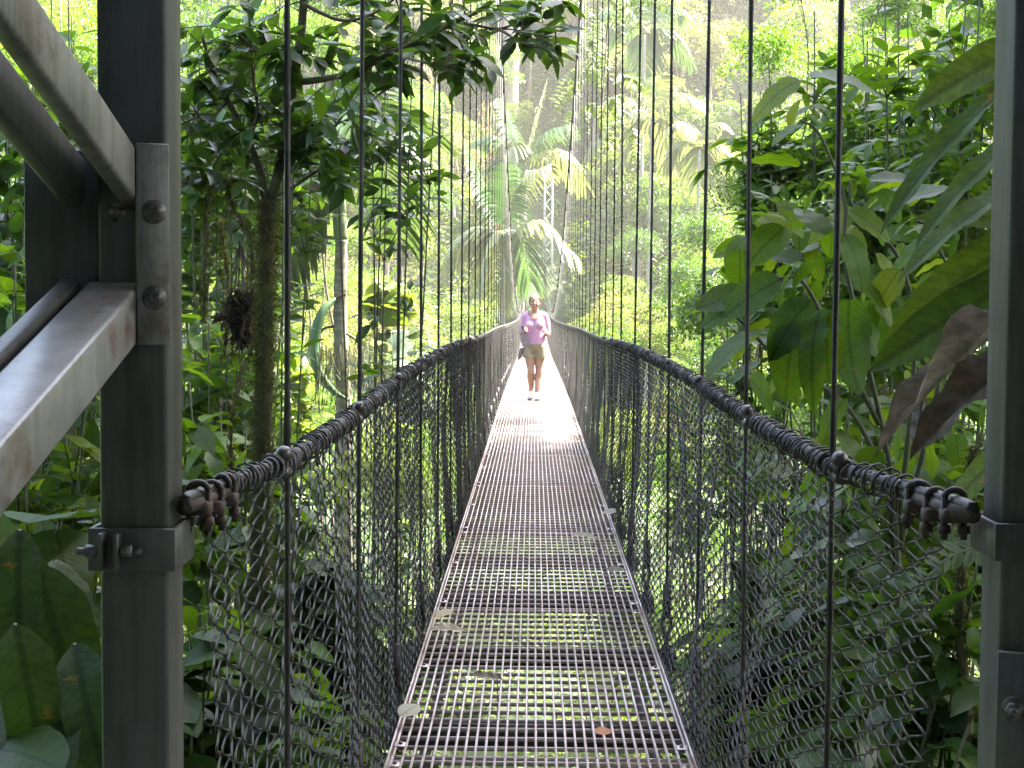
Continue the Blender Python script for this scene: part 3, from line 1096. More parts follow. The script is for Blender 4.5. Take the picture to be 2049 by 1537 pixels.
# ---- forest on the sunlit hillside opposite
kinds = [
    ('hillside_tree', 'sunlit lime-green tree with feathery crown high on the far hillside', 'leaf_lime', 'bark_pale'),
    ('hillside_tree', 'mid-green leafy tree with rounded clumps on the far hillside', 'leaf_mid', 'bark'),
    ('hillside_tree', 'olive-brown leaved tree hung with dry growth on the far hillside', 'leaf_olive', 'bark'),
    ('hillside_tree', 'pale yellowish tree catching the sun on the far hillside', 'leaf_pale', 'bark_pale'),
    ('hillside_tree', 'dark green dense tree in the shade of the far hillside', 'leaf_dark', 'bark'),
]
protos = []
for nm, lab, mt, bk in kinds:
    for v in range(2):
        protos.append((blob_tree(nm, lab, 'tree', 6.5, 2.9, 40, 190, 0.27 if v else 0.22, 'dia', mt, 0.14, bk, 0.8 if v else 1.15,
                                 group=' '.join(lab.split()[:2]) + ' trees on the far hillside'), mt))
wts = np.array([.36, .17, .10, .32, .05])
k = 0
for yr in np.arange(84, 152, 5.2):
    half = yr * 0.35 + 4
    for xr in np.arange(-half, half, 4.3):
        x, y = xr + rng.normal(0, 1.0), yr + rng.normal(0, 1.3)
        if abs(x) < 6.2 and y < 104: continue
        if abs(x) < 4.5 and y < 108: continue
        ki = rng.choice(5, p=wts)
        if abs(x) < 9 and ki == 2: ki = 1
        pr = protos[ki * 2 + rng.integers(2)][0]
        put(pr, x, y, None, rng.uniform(0.75, 1.25), squash=rng.uniform(0.85, 1.25))
        k += 1

for k in range(22):                                    # the bank right behind the far tower
    x, y = rng.uniform(-9, 9), rng.uniform(109, 134)
    put(protos[rng.choice([0, 1, 2, 3, 8, 9])][0], x, y, float(ground_z(x, y)) - 2.5, rng.uniform(0.6, 0.95))

# tall bare-stemmed trees among them
for px, py, Y, rr, hh in ((1020, 60, 112, 0.62, 30), (770, 400, 92, 0.16, 13), (1405, 60, 118, 0.28, 26)):
    p = at(px, py, Y)
    zb = float(ground_z(p.x, Y)) - 0.5
    t = thing('tall_tree', (p.x, Y, zb), {1020: 'thick pale straight trunk rising above the far tower', 770: 'thin pale trunk standing in the shaded bank of trees',
                                          1405: 'tall slim trunk near the upper edge of the hillside'}[px], 'tree')
    mb = MB()
    P = smooth_path([(p.x, Y, zb), (p.x + 0.2, Y, zb + hh * 0.5), (p.x - 0.1, Y, zb + hh)], 12)
    tube(mb, P, np.linspace(rr, rr * 0.7, 12), 10)
    mb.build('trunk', M['bark_pale'], t)
    mb = MB()
    n = 1500
    v = unit(n)
    P = np.array([p.x, Y, zb + hh]) + v * np.array([3.5, 3.5, 2.0]) * rng.uniform(0.4, 1, (n, 1))
    scatter(mb, 'dia', P, orient(v + unit(n) * 0.7, np.array([0, 0, 1.0]) + unit(n) * 0.5), rng.uniform(0.25, 0.45, n))
    tag(mb.build('crown', M['leaf_mid'], t), kind='stuff')

# hanging dry vines on the hillside
vine_lab = 'curtain of dry orange-brown vines hanging from the hillside trees'
for k in range(26):
    px = rng.choice([rng.uniform(740, 1000), rng.uniform(1180, 1450)])
    py = rng.uniform(30, 420)
    Y = rng.uniform(84, 112)
    p = at(px, py, Y)
    t = thing('hanging_vine', tuple(p), vine_lab, 'vine', 'dry vines hanging on the far hillside')
    mb = MB()
    for q_ in range(9):
        x0, y0 = p.x + rng.normal(0, 0.35), Y + rng.normal(0, 0.3)
        L_ = rng.uniform(2.0, 5.5)
        P = smooth_path([(x0, y0, p.z), (x0 + rng.normal(0, 0.25), y0, p.z - L_ * 0.5), (x0 + rng.normal(0, 0.4), y0, p.z - L_)], 7)
        tube(mb, P, rng.uniform(0.012, 0.03), 3, cap=False)
    tag(mb.build('vine_stem', M['vine'], t), kind='stuff')
    mb = MB()
    n = 160
    P = np.stack([p.x + rng.normal(0, 0.5, n), Y + rng.normal(0, 0.35, n), p.z - rng.uniform(0, 4.5, n)], 1)
    scatter(mb, 'dia', P, orient(unit(n) + (0, 0, -0.8), unit(n) + (0, -0.5, 0.6)), rng.uniform(0.12, 0.26, n))
    tag(mb.build('vine_leaf', M['leaf_olive' if k % 2 else 'leaf_pale'], t), kind='stuff')

# low growth covering the ground everywhere
def cover(n, xr, yr, size, mat, lift=(0.05, 0.9), cond=None):
    x, y = rng.uniform(*xr, n), rng.uniform(*yr, n)
    if cond is not None:
        k_ = cond(x, y); x, y = x[k_], y[k_]
    n = len(x)
    lump = 0.5 + 0.5 * np.sin(x * 1.7 + 3 * np.sin(y * 0.6)) * np.sin(y * 1.3 + 2 * np.sin(x * 0.8))
    z = ground_z(x, y) + lift[0] + (lift[1] - lift[0]) * rng.uniform(0.2, 1, n) * (0.25 + lump)
    P = np.stack([x, y, z], 1)
    mb = MB()
    scatter(mb, 'dia', P, orient(unit(n) * (1, 1, 0.4) + (0, 0, -0.1), np.array([0, -0.25, 1.0]) + unit(n) * 0.55), rng.uniform(*size, n))
    return mb


tag(cover(52000, (-12, 12), (3.0, 40), (0.10, 0.24), None, (0.05, 1.3)).build('undergrowth', M['leaf_lime']), kind='stuff',
    label='bright yellow-green low growth covering the ravine floor under the bridge')
tag(cover(30000, (-26, 26), (36, 96), (0.2, 0.42), None, (0.1, 1.8), lambda x, y: ~((np.abs(x) < 1.9) & (y > 82))).build('undergrowth', M['leaf_mid']), kind='stuff',
    label='mid-green low growth covering the far part of the ravine')
tag(cover(70000, (-56, 56), (92, 166), (0.3, 0.62), None, (0.1, 2.0), lambda x, y: ~((np.abs(x) < 2.2) & (y < 107))).build('undergrowth', M['leaf_mid']), kind='stuff',
    label='green undergrowth covering the far hillside between the trees')

tag(cover(30000, (-14, 14), (84, 132), (0.2, 0.5), None, (0.1, 2.4), lambda x, y: ~((np.abs(x) < 1.9) & (y < 104.5))).build('undergrowth', M['leaf_lime']), kind='stuff',
    label='bright ferny growth massed round the foot of the far tower')

# ---- bushy trees beside the bridge, middle distance
mids = []
for nm, lab, mt, ls, shp in (
        ('bushy_tree', 'sunlit lime-green bushy tree beside the bridge', 'leaf_lime', 0.125, 'mid'),
        ('bushy_tree', 'mid-green small-leaved bushy tree beside the bridge', 'leaf_mid', 0.11, 'mid'),
        ('bushy_tree', 'pale silvery-green bushy tree beside the bridge', 'leaf_pale', 0.12, 'dia'),
        ('bushy_tree', 'deep green shaded bushy tree beside the bridge', 'leaf_dark', 0.13, 'dia')):
    mids.append(blob_tree(nm, lab, 'tree', 4.6, 1.55, 60, 66, ls, shp, mt, 0.026, 'bark', 0.95, deep=17, trunk_bow=0.9, group=' '.join(lab.split()[:2]) + ' trees beside the bridge'))


def bush_at(ki, px, py_top, Y, rpx):
    """bushy crown whose top shows at (px, py_top) and whose half-width is rpx photo pixels at depth Y"""
    p = at(px, py_top, Y)
    s = rpx * Y / F_PX / 2.0
    if abs(p.x) < 2.0 * s + 0.75 and p.z > -1.0:
        return
    put(mids[ki], p.x, Y, p.z - 6.1 * s, s)


W4 = [.46, .20, .22, .12]
for k in range(78):                                    # left bank
    px = rng.uniform(340, 1010)
    top = 500 + max(0, px - 700) * 0.33 if px > 690 else 430
    py = top + rng.uniform(0, 1) ** 1.3 * (930 - top)
    Y = 46 - 34 * (py - top) / (930 - top) * (1.0 if px < 800 else 0.6) + rng.uniform(-3, 3)
    bush_at(rng.choice(4, p=W4), px, py, max(13, Y), rng.uniform(60, 125))
for k in range(48):
    bush_at(rng.choice(4, p=[.16, .40, .04, .40]), rng.uniform(-60, 650), rng.uniform(-160, 420), rng.uniform(20, 44), rng.uniform(100, 190))
for k in range(20):
    bush_at(rng.choice(4, p=W4), rng.uniform(-40, 330), rng.uniform(450, 1000), rng.uniform(12, 20), rng.uniform(90, 150))
for k in range(44):                                    # below the handrails, seen through the mesh
    sd = -1 if k % 2 else 1
    px = 1067 + sd * rng.uniform(200, 720)
    Y = rng.uniform(9, 22)
    bush_at(rng.choice(4, p=W4), px, rng.uniform(850, 1400), Y, rng.uniform(60, 120))
for k in range(72):                                    # right bank
    px = rng.uniform(1125, 1560)
    top = 640 - (px - 1125) * 0.72
    py = top + rng.uniform(0, 1) ** 1.3 * (880 - top)
    Y = 48 - 34 * (py - top) / (880 - top) * (0.55 + 0.45 * (px - 1125) / 435) + rng.uniform(-3, 3)
    bush_at(rng.choice(4, p=W4), px, py, max(13, Y), rng.uniform(50, 115))
for k in range(48):
    bush_at(rng.choice(4, p=[.14, .50, .04, .32]), rng.uniform(1540, 2100), rng.uniform(-160, 800), rng.uniform(14, 34), rng.uniform(100, 180))
for ki, px, py, Y, r in ((3, 760, 330, 74, 90), (3, 840, 330, 78, 80), (3, 730, 420, 66, 70), (3, 900, 420, 72, 60), (3, 1290, 440, 76, 60), (3, 1345, 400, 80, 60), (3, 1210, 470, 78, 50),
                         (0, 830, 240, 80, 70), (2, 930, 250, 84, 70), (0, 760, 200, 80, 80), (2, 700, 560, 30, 90)):
    bush_at(ki, px, py, Y, r)
for k in range(60):                                    # low bushes under and beside the deck
    y = rng.uniform(5.0, 40)
    x = rng.uniform(-1, 1) * (1.4 + 0.30 * y)
    g = float(ground_z(x, y))
    top = min(g + rng.uniform(1.2, 3.2), -1.3 if abs(x) < 2.4 else 0.3)
    s = rng.uniform(0.35, 0.6)
    o_ = put(mids[rng.choice(4, p=[.5, .05, .4, .05] if y < 14 else [.55, .2, .2, .05])], x, y, top - 6.0 * s, s)  # paler leaf kinds near the tower stand in for sunlit patches below
    o_.name = 'low_bush'; o_['category'] = 'bush'; o_['group'] = 'low bushes under the bridge deck'

# ---- unseen trees added round the tower to shade the near end (crowns above and behind the camera)
shade = blob_tree('added_shade_tree', 'tall broad-crowned tree added out of view to shade the near tower', 'tree', 9.5, 3.6, 70, 120, 0.30, 'dia', 'leaf_dark', 0.2, 'bark', 0.6, deep=8, group='tall trees added out of view to shade the near end')
for x, y, s in ((5.2, 4.8, 1.0), (7.0, 10.5, 1.05), (8.5, 16.5, 1.05), (5.0, -1.5, 1.0), (10.5, 6.0, 1.25), (12.0, 14.5, 1.3), (-5.2, 2.0, 0.9), (-4.5, -4.0, 1.0), (0.5, -5.5, 1.1), (4.5, -7.0, 1.1),
                (-8, -1, 1.2), (9.5, -2.0, 1.1), (-1.5, -9, 1.2), (1.9, 1.0, 1.0), (-1.9, -1.6, 0.9)):
    put(shade, x, y, float(ground_z(x, y)) if abs(x) > 2 else -0.4, s)
# lower unseen trees added round the landing to darken the post fronts
under = blob_tree('added_block_tree', 'low dense dark-leaved tree added out of view to darken the posts', 'tree', 2.6, 1.7, 46, 110, 0.2, 'dia', 'leaf_dark', 0.08, 'bark', 1.1, deep=6, group='low dark trees added out of view to darken the posts')
for x, y, s in ((-2.7, -1.0, 1.0), (2.7, -1.2, 1.0), (-1.6, -4.2, 1.1), (1.6, -4.4, 1.1), (0.0, -6.0, 1.3), (-3.4, 1.4, 1.0), (3.5, 1.2, 1.0), (-3.2, -3.4, 1.2), (3.3, -3.6, 1.2), (0.1, -4.6, 1.45), (-1.3, -2.4, 0.9), (1.4, -2.6, 0.9), (0.1, -2.9, 0.95)):
    put(under, x, y, -0.3, s)
for x, y, z, s in ((-1.7, 0.2, 1.9, 1.1), (1.8, 0.0, 2.0, 1.1), (0.0, -1.2, 2.4, 1.2), (-0.2, -3.2, 2.8, 1.3), (-2.8, -1.5, 2.2, 1.2), (2.8, -1.8, 2.2, 1.2)):
    put(under, x, y, z, s)  # raised copies roof over the camera to block sky light
for x, y, z, s in ((7.5, 0.5, 4.5, 1.1), (9.5, 5.0, 5.0, 1.2), (7.0, -4.5, 4.5, 1.1), (10.5, -1.5, 5.0, 1.2), (10.5, 10.0, 5.0, 1.2), (9.0, 13.0, 3.5, 1.1), (6.0, 8.0, 3.0, 0.9), (12.5, 16.5, 5.5, 1.2)):
    put(shade, x, y, z, s)  # raised second layer, added to keep sun off the trees behind

# ------------------------------------------------------------------ palms
def frond(root, base, tip, sag, nleaf, llen, mat, lw=0.035, droop=0.6, roll=0.0, name='frond', twist=0.5, sub=4):
    """pinnate palm frond: arching rachis with two rows of drooping leaflets"""
    base, tip = np.array(base, float), np.array(tip, float)
    L_ = np.linalg.norm(tip - base)
    mid = (base + tip) / 2 + np.array([0, 0, sag * L_])
    P = smooth_path([base, mid, tip], 24)
    mb = MB()
    tube(mb, P, np.linspace(0.012, 0.003, 24) * max(1, L_ / 2.0), 5)
    T = np.gradient(P, axis=0); T /= np.linalg.norm(T, axis=1, keepdims=True)
    upv = np.array([0, 0, 1.0])
    t = np.linspace(0.12, 0.99, nleaf)
    u = t * 23
    k = np.minimum(u.astype(int), 22)
    f = (u - k)[:, None]
    C = P[k] * (1 - f) + P[k + 1] * f
    Tk = T[k]
    S = np.cross(Tk, upv); S /= np.maximum(np.linalg.norm(S, axis=1, keepdims=True), 1e-6)
    Nn = np.cross(S, Tk)
    c_, s_ = math.cos(roll), math.sin(roll)
    S, Nn = S * c_ + Nn * s_, Nn * c_ - S * s_
    for sg in (-1, 1):
        ll = llen * np.sin(np.pi * np.clip(0.12 + t * 0.83, 0, 1)) ** 0.55 * rng.uniform(0.85, 1.1, nleaf)
        D = Tk * (0.45 + 0.5 * t[:, None]) + S * sg + Nn * 0.25 + rng.normal(0, 0.06, (nleaf, 3))
        D /= np.linalg.norm(D, axis=1, keepdims=True)
        W = np.cross(D, Nn * 0.7 + S * sg * 0.2); W /= np.linalg.norm(W, axis=1, keepdims=True)
        m = sub + 1
        V = np.zeros((nleaf, m, 3, 3))
        for q_ in range(m):
            a = q_ / sub
            c0 = C + D * (ll * a)[:, None] + np.array([0, 0, -1.0]) * (droop * ll * a * a)[:, None]
            wdt = lw * (math.sin(math.pi * min(1, a * 0.80 + 0.10)) ** 0.55 * (1 if a < 0.99 else 0.6) + 0.02)
            V[:, q_, 0] = c0 - W * wdt
            V[:, q_, 1] = c0 + Nn * wdt * -0.35
            V[:, q_, 2] = c0 + W * wdt
        idx = np.arange(nleaf)[:, None, None] * (m * 3)
        fq = []
        for q_ in range(sub):
            for c in range(2):
                fq.append((q_ * 3 + c, q_ * 3 + 3 + c, q_ * 3 + 4 + c, q_ * 3 + 1 + c))
        fq = np.array(fq)[None] + idx
        mb.add(V.reshape(-1, 3), [fq.reshape(-1, 4)])
    return mb.build(name, M[mat], root)


def px_frond(root, Yb, Yt, a, b, **kw):
    return frond(root, at(a[0], a[1], Yb), at(b[0], b[1], Yt), **kw)


# palms in front of the far tower (photo pixels give direction, depth is their real distance)
YP = 62.0
def palm_trunk(root, px, py, Y, r=0.10):
    p = at(px, py, Y)
    zb = float(ground_z(p.x, Y)) - 0.3
    mb = MB()
    tube(mb, smooth_path([(p.x - 0.2, Y, zb), (p.x - 0.1, Y, (zb + p.z) / 2), tuple(p)], 14), np.linspace(r * 1.2, r, 14), 8)
    mb.build('trunk', M['palm_trunk'], root)


def base_thing(px, py, Y, label):
    p = at(px, py, Y)
    return thing('palm_tree', (p.x, Y, float(ground_z(p.x, Y))), label, 'palm')


kw = dict(nleaf=29, llen=1.5, lw=0.066, droop=0.75)
A = base_thing(1008, 520, YP, 'large palm with pale drooping fronds left of the far tower')
palm_trunk(A, 1008, 520, YP)
for a, b, sag, mt in (((1010, 470), (905, 520), 0.30, 'frond_far'), ((1010, 465), (935, 300), -0.05, 'frond_deep'), ((1010, 470), (990, 600), 0.42, 'frond_far'),
                      ((1012, 468), (1150, 510), 0.30, 'frond_far'), ((1012, 465), (1100, 330), 0.22, 'frond_far'), ((1008, 470), (955, 590), 0.38, 'frond_far'),
                      ((1014, 470), (1060, 560), 0.40, 'frond_deep'), ((1010, 465), (1010, 330), 0.02, 'frond_deep')):
    px_frond(A, YP, YP + rng.uniform(-1.6, 1.6), a, b, sag=sag, mat=mt, **kw)
B = base_thing(1050, 300, YP + 12, 'tall palm with bright upright frond above the far tower')
palm_trunk(B, 1050, 345, YP + 12)
for a, b, sag, mt in (((1048, 330), (1095, 165), -0.06, 'frond_far'), ((1050, 325), (1170, 370), 0.32, 'frond_far'), ((1050, 325), (1140, 250), 0.16, 'frond_deep'),
                      ((1048, 325), (960, 280), 0.2, 'frond_deep'), ((1048, 322), (1010, 310), 0.4, 'frond_far'), ((1050, 330), (960, 420), 0.35, 'frond_deep'),
                      ((1048, 325), (1000, 200), -0.02, 'frond_deep')):
    px_frond(B, YP + 12, YP + 12 + rng.uniform(-1.6, 1.6), a, b, sag=sag, mat=mt, **kw)
Cp = base_thing(1305, 235, 82, 'feathery palm crown on the hillside to the right of the hanger cables')
palm_trunk(Cp, 1305, 240, 82)
for b in ((1180, 300), (1200, 215), (1250, 150), (1330, 150), (1400, 200), (1420, 330), (1350, 340), (1240, 330)):
    px_frond(Cp, 82, 82 + rng.uniform(-2, 2), (1305, 235), b, sag=0.25, mat='frond_far', **dict(kw, llen=1.5))
Dp = base_thing(1290, 60, 90, 'blue-green palm crown high on the hillside')
palm_trunk(Dp, 1290, 70, 90)
for b in ((1190, 110), (1210, 20), (1290, -40), (1370, 30), (1380, 120), (1290, 160)):
    px_frond(Dp, 90, 90 + rng.uniform(-2, 2), (1290, 60), b, sag=0.25, mat='frond_deep', **kw)
Ep = base_thing(1400, 290, 70, 'small pale palm on the right bank')
palm_trunk(Ep, 1400, 300, 70, 0.07)
for b in ((1330, 330), (1350, 250), (1440, 250), (1460, 330), (1400, 370)):
    px_frond(Ep, 70, 70 + rng.uniform(-1, 1), (1400, 290), b, sag=0.28, mat='frond_far', **dict(kw, llen=1.1, lw=0.05, nleaf=32))

# near palm with the green crownshaft on the left
Yn = 16.0
pt = at(680, 330, Yn)
pb = at(690, 1000, Yn)
Pn = thing('palm_tree', (pt.x, Yn, float(ground_z(pt.x, Yn))), 'near palm with smooth green crownshaft, ringed pale trunk and fronds given a bluish sky sheen', 'palm')
mb = MB()
zs = [at(683, 480, Yn), at(681, 640, Yn), at(688, 830, Yn), (pb.x, Yn, pb.z), (pb.x + 0.05, Yn, float(ground_z(pb.x, Yn)) - 0.3)]
P = smooth_path(zs, 90)
r = np.linspace(0.060, 0.105, 90)
r = r + np.where((np.arange(90) % 7) == 0, 0.007, 0)
tube(mb, P, r, 14)
mb.build('trunk', M['palm_trunk'], Pn)
mb = MB()
P = smooth_path([at(683, 482, Yn), at(680, 440, Yn), at(677, 370, Yn), at(678, 322, Yn)], 16)
tube(mb, P, np.array([0.064, 0.074, 0.076, 0.075, 0.074, 0.073, 0.072, 0.071, 0.070, 0.069, 0.068, 0.067, 0.066, 0.062, 0.055, 0.045]), 14)
mb.build('crownshaft', M['crownshaft'], Pn)
kn = dict(nleaf=42, llen=0.70, lw=0.026, droop=0.5, sub=5)
for b, sag, mt, yo in (((845, 265), 0.25, 'frond_near', -0.7), ((770, 300), 0.42, 'frond_near', -1.0), ((570, 560), 0.22, 'frond_near', 0.4), ((470, 470), 0.28, 'frond_near', 0.8),
                       ((440, 600), 0.35, 'frond_near', -0.5), ((620, 330), 0.5, 'frond_near', -0.8), ((720, 150), 0.10, 'frond_near', 0.6), ((560, 180), 0.12, 'frond_near', 0.5), ((800, 480), 0.5, 'frond_near', 1.2)):
    px_frond(Pn, Yn, Yn + yo, (678, 322), b, sag=sag, mat=mt, **kn)
# curved green sheath hanging beside the trunk, and the dark flower stalks
mb = MB()
P = smooth_path([at(671, 597, Yn - 0.1), at(645, 625, Yn - 0.18), at(629, 680, Yn - 0.2), at(634, 735, Yn - 0.2), at(665, 780, Yn - 0.15), at(700, 803, Yn - 0.1)], 26)
tube(mb, P, np.interp(np.linspace(0, 1, 26), [0, .1, .3, .6, .85, 1], [0.014, 0.035, 0.054, 0.052, 0.03, 0.006]), 12)
mb.build('sheath', M['sheath'], Pn)
for pts in (((668, 653), (645, 660), (632, 690)), ((694, 668), (712, 680), (725, 700)), ((668, 598), (690, 590), (688, 592))):
    mb = MB(); tube(mb, smooth_path([at(*pts[0], Yn - 0.07), at(*pts[1], Yn - 0.12), at(*pts[2], Yn - 0.12)], 8), 0.013, 6)
    mb.build('flower_stalk', M['bark'], Pn)
mb = MB()
for k_ in range(110):
    px, py = rng.uniform(628, 770), rng.uniform(688, 710)
    a = at(px, py, Yn - rng.uniform(0, 0.5))
    L_ = rng.uniform(0.25, 0.75)
    tube(mb, smooth_path([tuple(a), (a.x + rng.normal(0, 0.02), a.y, a.z - L_ * 0.5), (a.x + rng.normal(0, 0.05), a.y, a.z - L_)], 5), 0.004, 3, cap=False)
tag(mb.build('fruit_strand', M['stem'], Pn), kind='stuff')

# ------------------------------------------------------------------ mossy tree close on the left
YT = 7.0
tr = thing('mossy_tree', tuple(at(527, 1500, YT)), 'slim moss-covered tree close to the left fence with dark oval leaves reaching across', 'tree')
def px_path(pts, n):
    return smooth_path([tuple(at(a[0], a[1], a[2] if len(a) > 2 else YT)) for a in pts], n)
trunk_px = [(505, 2300), (515, 1500), (520, 1150), (522, 980), (528, 760), (532, 560), (538, 400)]
mb = MB()
P = px_path(trunk_px, 50)
tube(mb, P, np.interp(np.linspace(0, 1, 50), [0, 1], [0.050, 0.035]) + rng.normal(0, 0.0015, 50), 12)
mb.build('trunk', M['mossbark'], tr)
limbs = [
    ([(538, 420), (560, 330), (585, 180), (603, 60), (612, -80)], 0.026, 0.017),
    ([(536, 430), (520, 340), (490, 270), (462, 215), (425, 140), (404, 70)], 0.020, 0.008),
    ([(532, 372), (470, 362), (420, 370), (365, 366)], 0.014, 0.009),
    ([(590, 165, 7.0), (650, 158, 6.9), (720, 140, 6.8), (783, 105, 6.7), (850, 78, 6.6), (905, 48, 6.5), (955, 25, 6.4)], 0.016, 0.007),
    ([(735, 130, 6.8), (800, 92, 6.9), (870, 52, 7.0), (926, 46, 7.0), (998, 58, 7.0), (1050, 36, 7.0), (1092, 12, 7.0)], 0.010, 0.004),
    ([(1000, 58, 7.0), (1030, 78, 6.9), (1056, 90, 6.9), (1085, 96, 6.9), (1120, 82, 6.9)], 0.006, 0.003),
    ([(783, 105, 6.7), (820, 118, 6.5), (870, 130, 6.4), (915, 150, 6.4)], 0.007, 0.003),
    ([(560, 330), (600, 290), (640, 270), (690, 240)], 0.009, 0.004),
    ([(500, 285), (515, 220), (505, 150), (500, 60), (495, -40)], 0.008, 0.005),
    ([(610, 10), (680, 40), (740, 30), (800, -10)], 0.010, 0.005),
    ([(540, 400), (590, 372), (650, 330), (672, 300)], 0.008, 0.004),
    ([(455, 200), (430, 230), (395, 235), (360, 250)], 0.007, 0.004),
    ([(590, 165), (560, 110), (520, 105), (470, 60)], 0.008, 0.004),
]
Ps, Ds, Us = [], [], []
for k_, (pts, r0, r1) in enumerate(limbs):
    P = px_path(pts, 22)
    mb = MB(); tube(mb, P, np.linspace(r0, r1, 22), 8)
    if k_ != 2 or True:
        # side twigs with rosettes of leaves
        ntw = {0: 16, 1: 18, 2: 10, 3: 22, 4: 20, 5: 8, 6: 8}.get(k_, 12)
        for q_ in range(ntw):
            s = P[int(rng.uniform(0.22, 1.0) * 21)]
            d = unit(1)[0] * np.array([1, 0.8, 0.8]) + np.array([0, 0, -0.15 if k_ in (3, 4, 5) else 0.1])
            d /= np.linalg.norm(d)
            ln = rng.uniform(0.08, 0.24)
            tw = smooth_path([s, s + d * ln * 0.5 + (0, 0, 0.02), s + d * ln], 5)
            tube(mb, tw, np.linspace(0.0035, 0.002, 5), 4)
            p, dd, uu = twig_leaves(tw, 3, 0.9, 0.25, 1.0, 0.4, end_cluster=rng.integers(2, 5))
            Ps.append(p); Ds.append(dd); Us.append(uu)
    mb.build('limb', M['mossbark' if k_ < 4 else 'bark'], tr)
P, D, U = map(np.concatenate, (Ps, Ds, Us))
emit_leaves(tr, 'ell', 'leaf_dark', P, orient(D, U), rng.uniform(0.09, 0.165, len(P)), True, 300)
# moss tufts standing off the bark
mb = MB()
P = px_path(trunk_px, 400)[100:]
n = 9000
k_ = rng.integers(0, 300, n)
th = rng.uniform(0, 6.283, n)
dirs = np.stack([np.cos(th), np.sin(th), rng.normal(-0.3, 0.5, n)], 1)
pos = P[k_] + np.stack([np.cos(th), np.sin(th), 0 * th], 1) * 0.039
scatter(mb, 'blade', pos, orient(dirs, unit(n)), rng.uniform(0.012, 0.04, n))
Pl = np.concatenate([px_path(limbs[i_][0], 120) for i_ in (0, 2, 3)])
n = 2200
k_ = rng.integers(0, len(Pl), n)
scatter(mb, 'blade', Pl[k_] + rng.normal(0, 0.008, (n, 3)), orient(unit(n) + (0, 0, -0.4), unit(n)), rng.uniform(0.01, 0.03, n))
tag(mb.build('moss', M['moss'], tr), kind='stuff')

# tangle of dead leaves and moss hanging on the tree
def tangle(px, py0, py1, wpx, Y, label):
    a, b = at(px, py0, Y), at(px, py1, Y)
    t = thing('dead_leaf_bundle', tuple(a), label, 'dead leaves')
    mb = MB()
    for q_ in range(14):
        x0 = a.x + rng.normal(0, wpx / F_PX * Y * 0.2)
        tube(mb, smooth_path([(a.x, Y, a.z + 0.25), (x0, Y + rng.normal(0, 0.02), a.z), (x0 + rng.normal(0, 0.03), Y, b.z - rng.uniform(-0.1, 0.2))], 7), 0.0025, 3, cap=False)
    tag(mb.build('root_strand', M['bark'], t), kind='stuff')
    n = 300
    tt = rng.uniform(0, 1, n)
    wd = wpx / F_PX * Y * 0.42 * np.sin(np.pi * (0.12 + 0.8 * tt))
    P = np.stack([a.x + rng.normal(0, 1, n) * wd * 0.6 + 0.02 * np.sin(tt * 9), Y + rng.normal(0, 0.05, n), a.z + (b.z - a.z) * tt + 0.03], 1)
    mb = MB()
    scatter(mb, 'curl', P[:150], orient(unit(150) * 0.8 + (0, 0, -0.9), unit(150)), rng.uniform(0.03, 0.085, 150))
    scatter(mb, 'blade', P[150:], orient(unit(n - 150) + (0, 0, -0.7), unit(n - 150)), rng.uniform(0.04, 0.14, n - 150))
    tag(mb.build('dead_leaf', M['leaf_rot'], t), kind='stuff')


tangle(480, 590, 695, 62, 7.15, 'dark tangle of dead leaves hung against the mossy trunk')
# hanging mossy roots
for pts, lab in ((((418, 372, 6.9), (412, 450, 6.9), (410, 560, 6.9), (408, 640, 6.9)), 'thin mossy root hanging from the side limb'),
                 (((452, 360, 6.95), (470, 420, 6.95), (500, 470, 6.9), (505, 560, 6.9)), 'dark drooping root beside the mossy trunk'),
                 (((505, 690, 7.0), (470, 800, 6.8), (462, 900, 6.8), (468, 1000, 6.8)), 'knobbly mossy root hanging below the dead-leaf tangle'),
                 (((440, 440, 7.6), (455, 560, 7.6), (452, 700, 7.6)), 'brown vine hanging in the gap beside the left post')):
    t = thing('hanging_root', tuple(at(*pts[0])), lab, 'root')
    mb = MB(); P = px_path(pts, 30); tube(mb, P, 0.007 + 0.003 * np.sin(np.arange(30) * 1.7), 6); mb.build('root_stem', M['mossbark'], t)
    mb = MB(); n = 500; k_ = rng.integers(0, 30, n)
    scatter(mb, 'dia', P[k_] + rng.normal(0, 0.008, (n, 3)), orient(unit(n) + (0, 0, -0.6), unit(n)), rng.uniform(0.008, 0.03, n))
    tag(mb.build('moss', M['moss'], t), kind='stuff')


# ------------------------------------------------------------------ near shrubs
def px_shrub(label, px, py, Y, rx, ry, rz, shape, size, nleaf, mat, name='shrub', cat='shrub', base_dy=None, **kw_):
    c = np.array(at(px, py, Y))
    bx_ = c[0] + (rng.normal(0, 0.2) if base_dy is None else base_dy)
    base = (bx_, Y + 0.3, float(ground_z(bx_, Y + 0.3)))
    return shrub(name, label, cat, base, c, (rx, ry, rz), shape, size, nleaf, mat, **kw_)


px_shrub('leafy shrub with mid-size pointed leaves between the left post and the mossy trunk', 440, 860, 8.2, 0.45, 0.6, 0.55, 'ell2', (0.13, 0.24), 420, 'leaf_mid', nstem=7)
px_shrub('dark leafy shrub behind the mossy trunk, upper part by the post', 420, 560, 9.2, 0.5, 0.7, 0.65, 'ell', (0.12, 0.2), 480, 'leaf_mid', nstem=7)
px_shrub('shrub with shining leaves behind the upper braces', 90, 480, 6.2, 0.5, 0.6, 0.7, 'ell2', (0.12, 0.22), 240, 'leaf_mid', nstem=7)
px_shrub('shrub with dark leaves below the rusty brace', 110, 880, 6.0, 0.42, 0.6, 0.4, 'ell2', (0.16, 0.26), 150, 'leaf_big', nstem=6)
px_shrub('dark hanging foliage above the upper braces', 130, 60, 7.5, 0.7, 0.7, 0.6, 'ell', (0.12, 0.2), 260, 'leaf_dark', nstem=7)
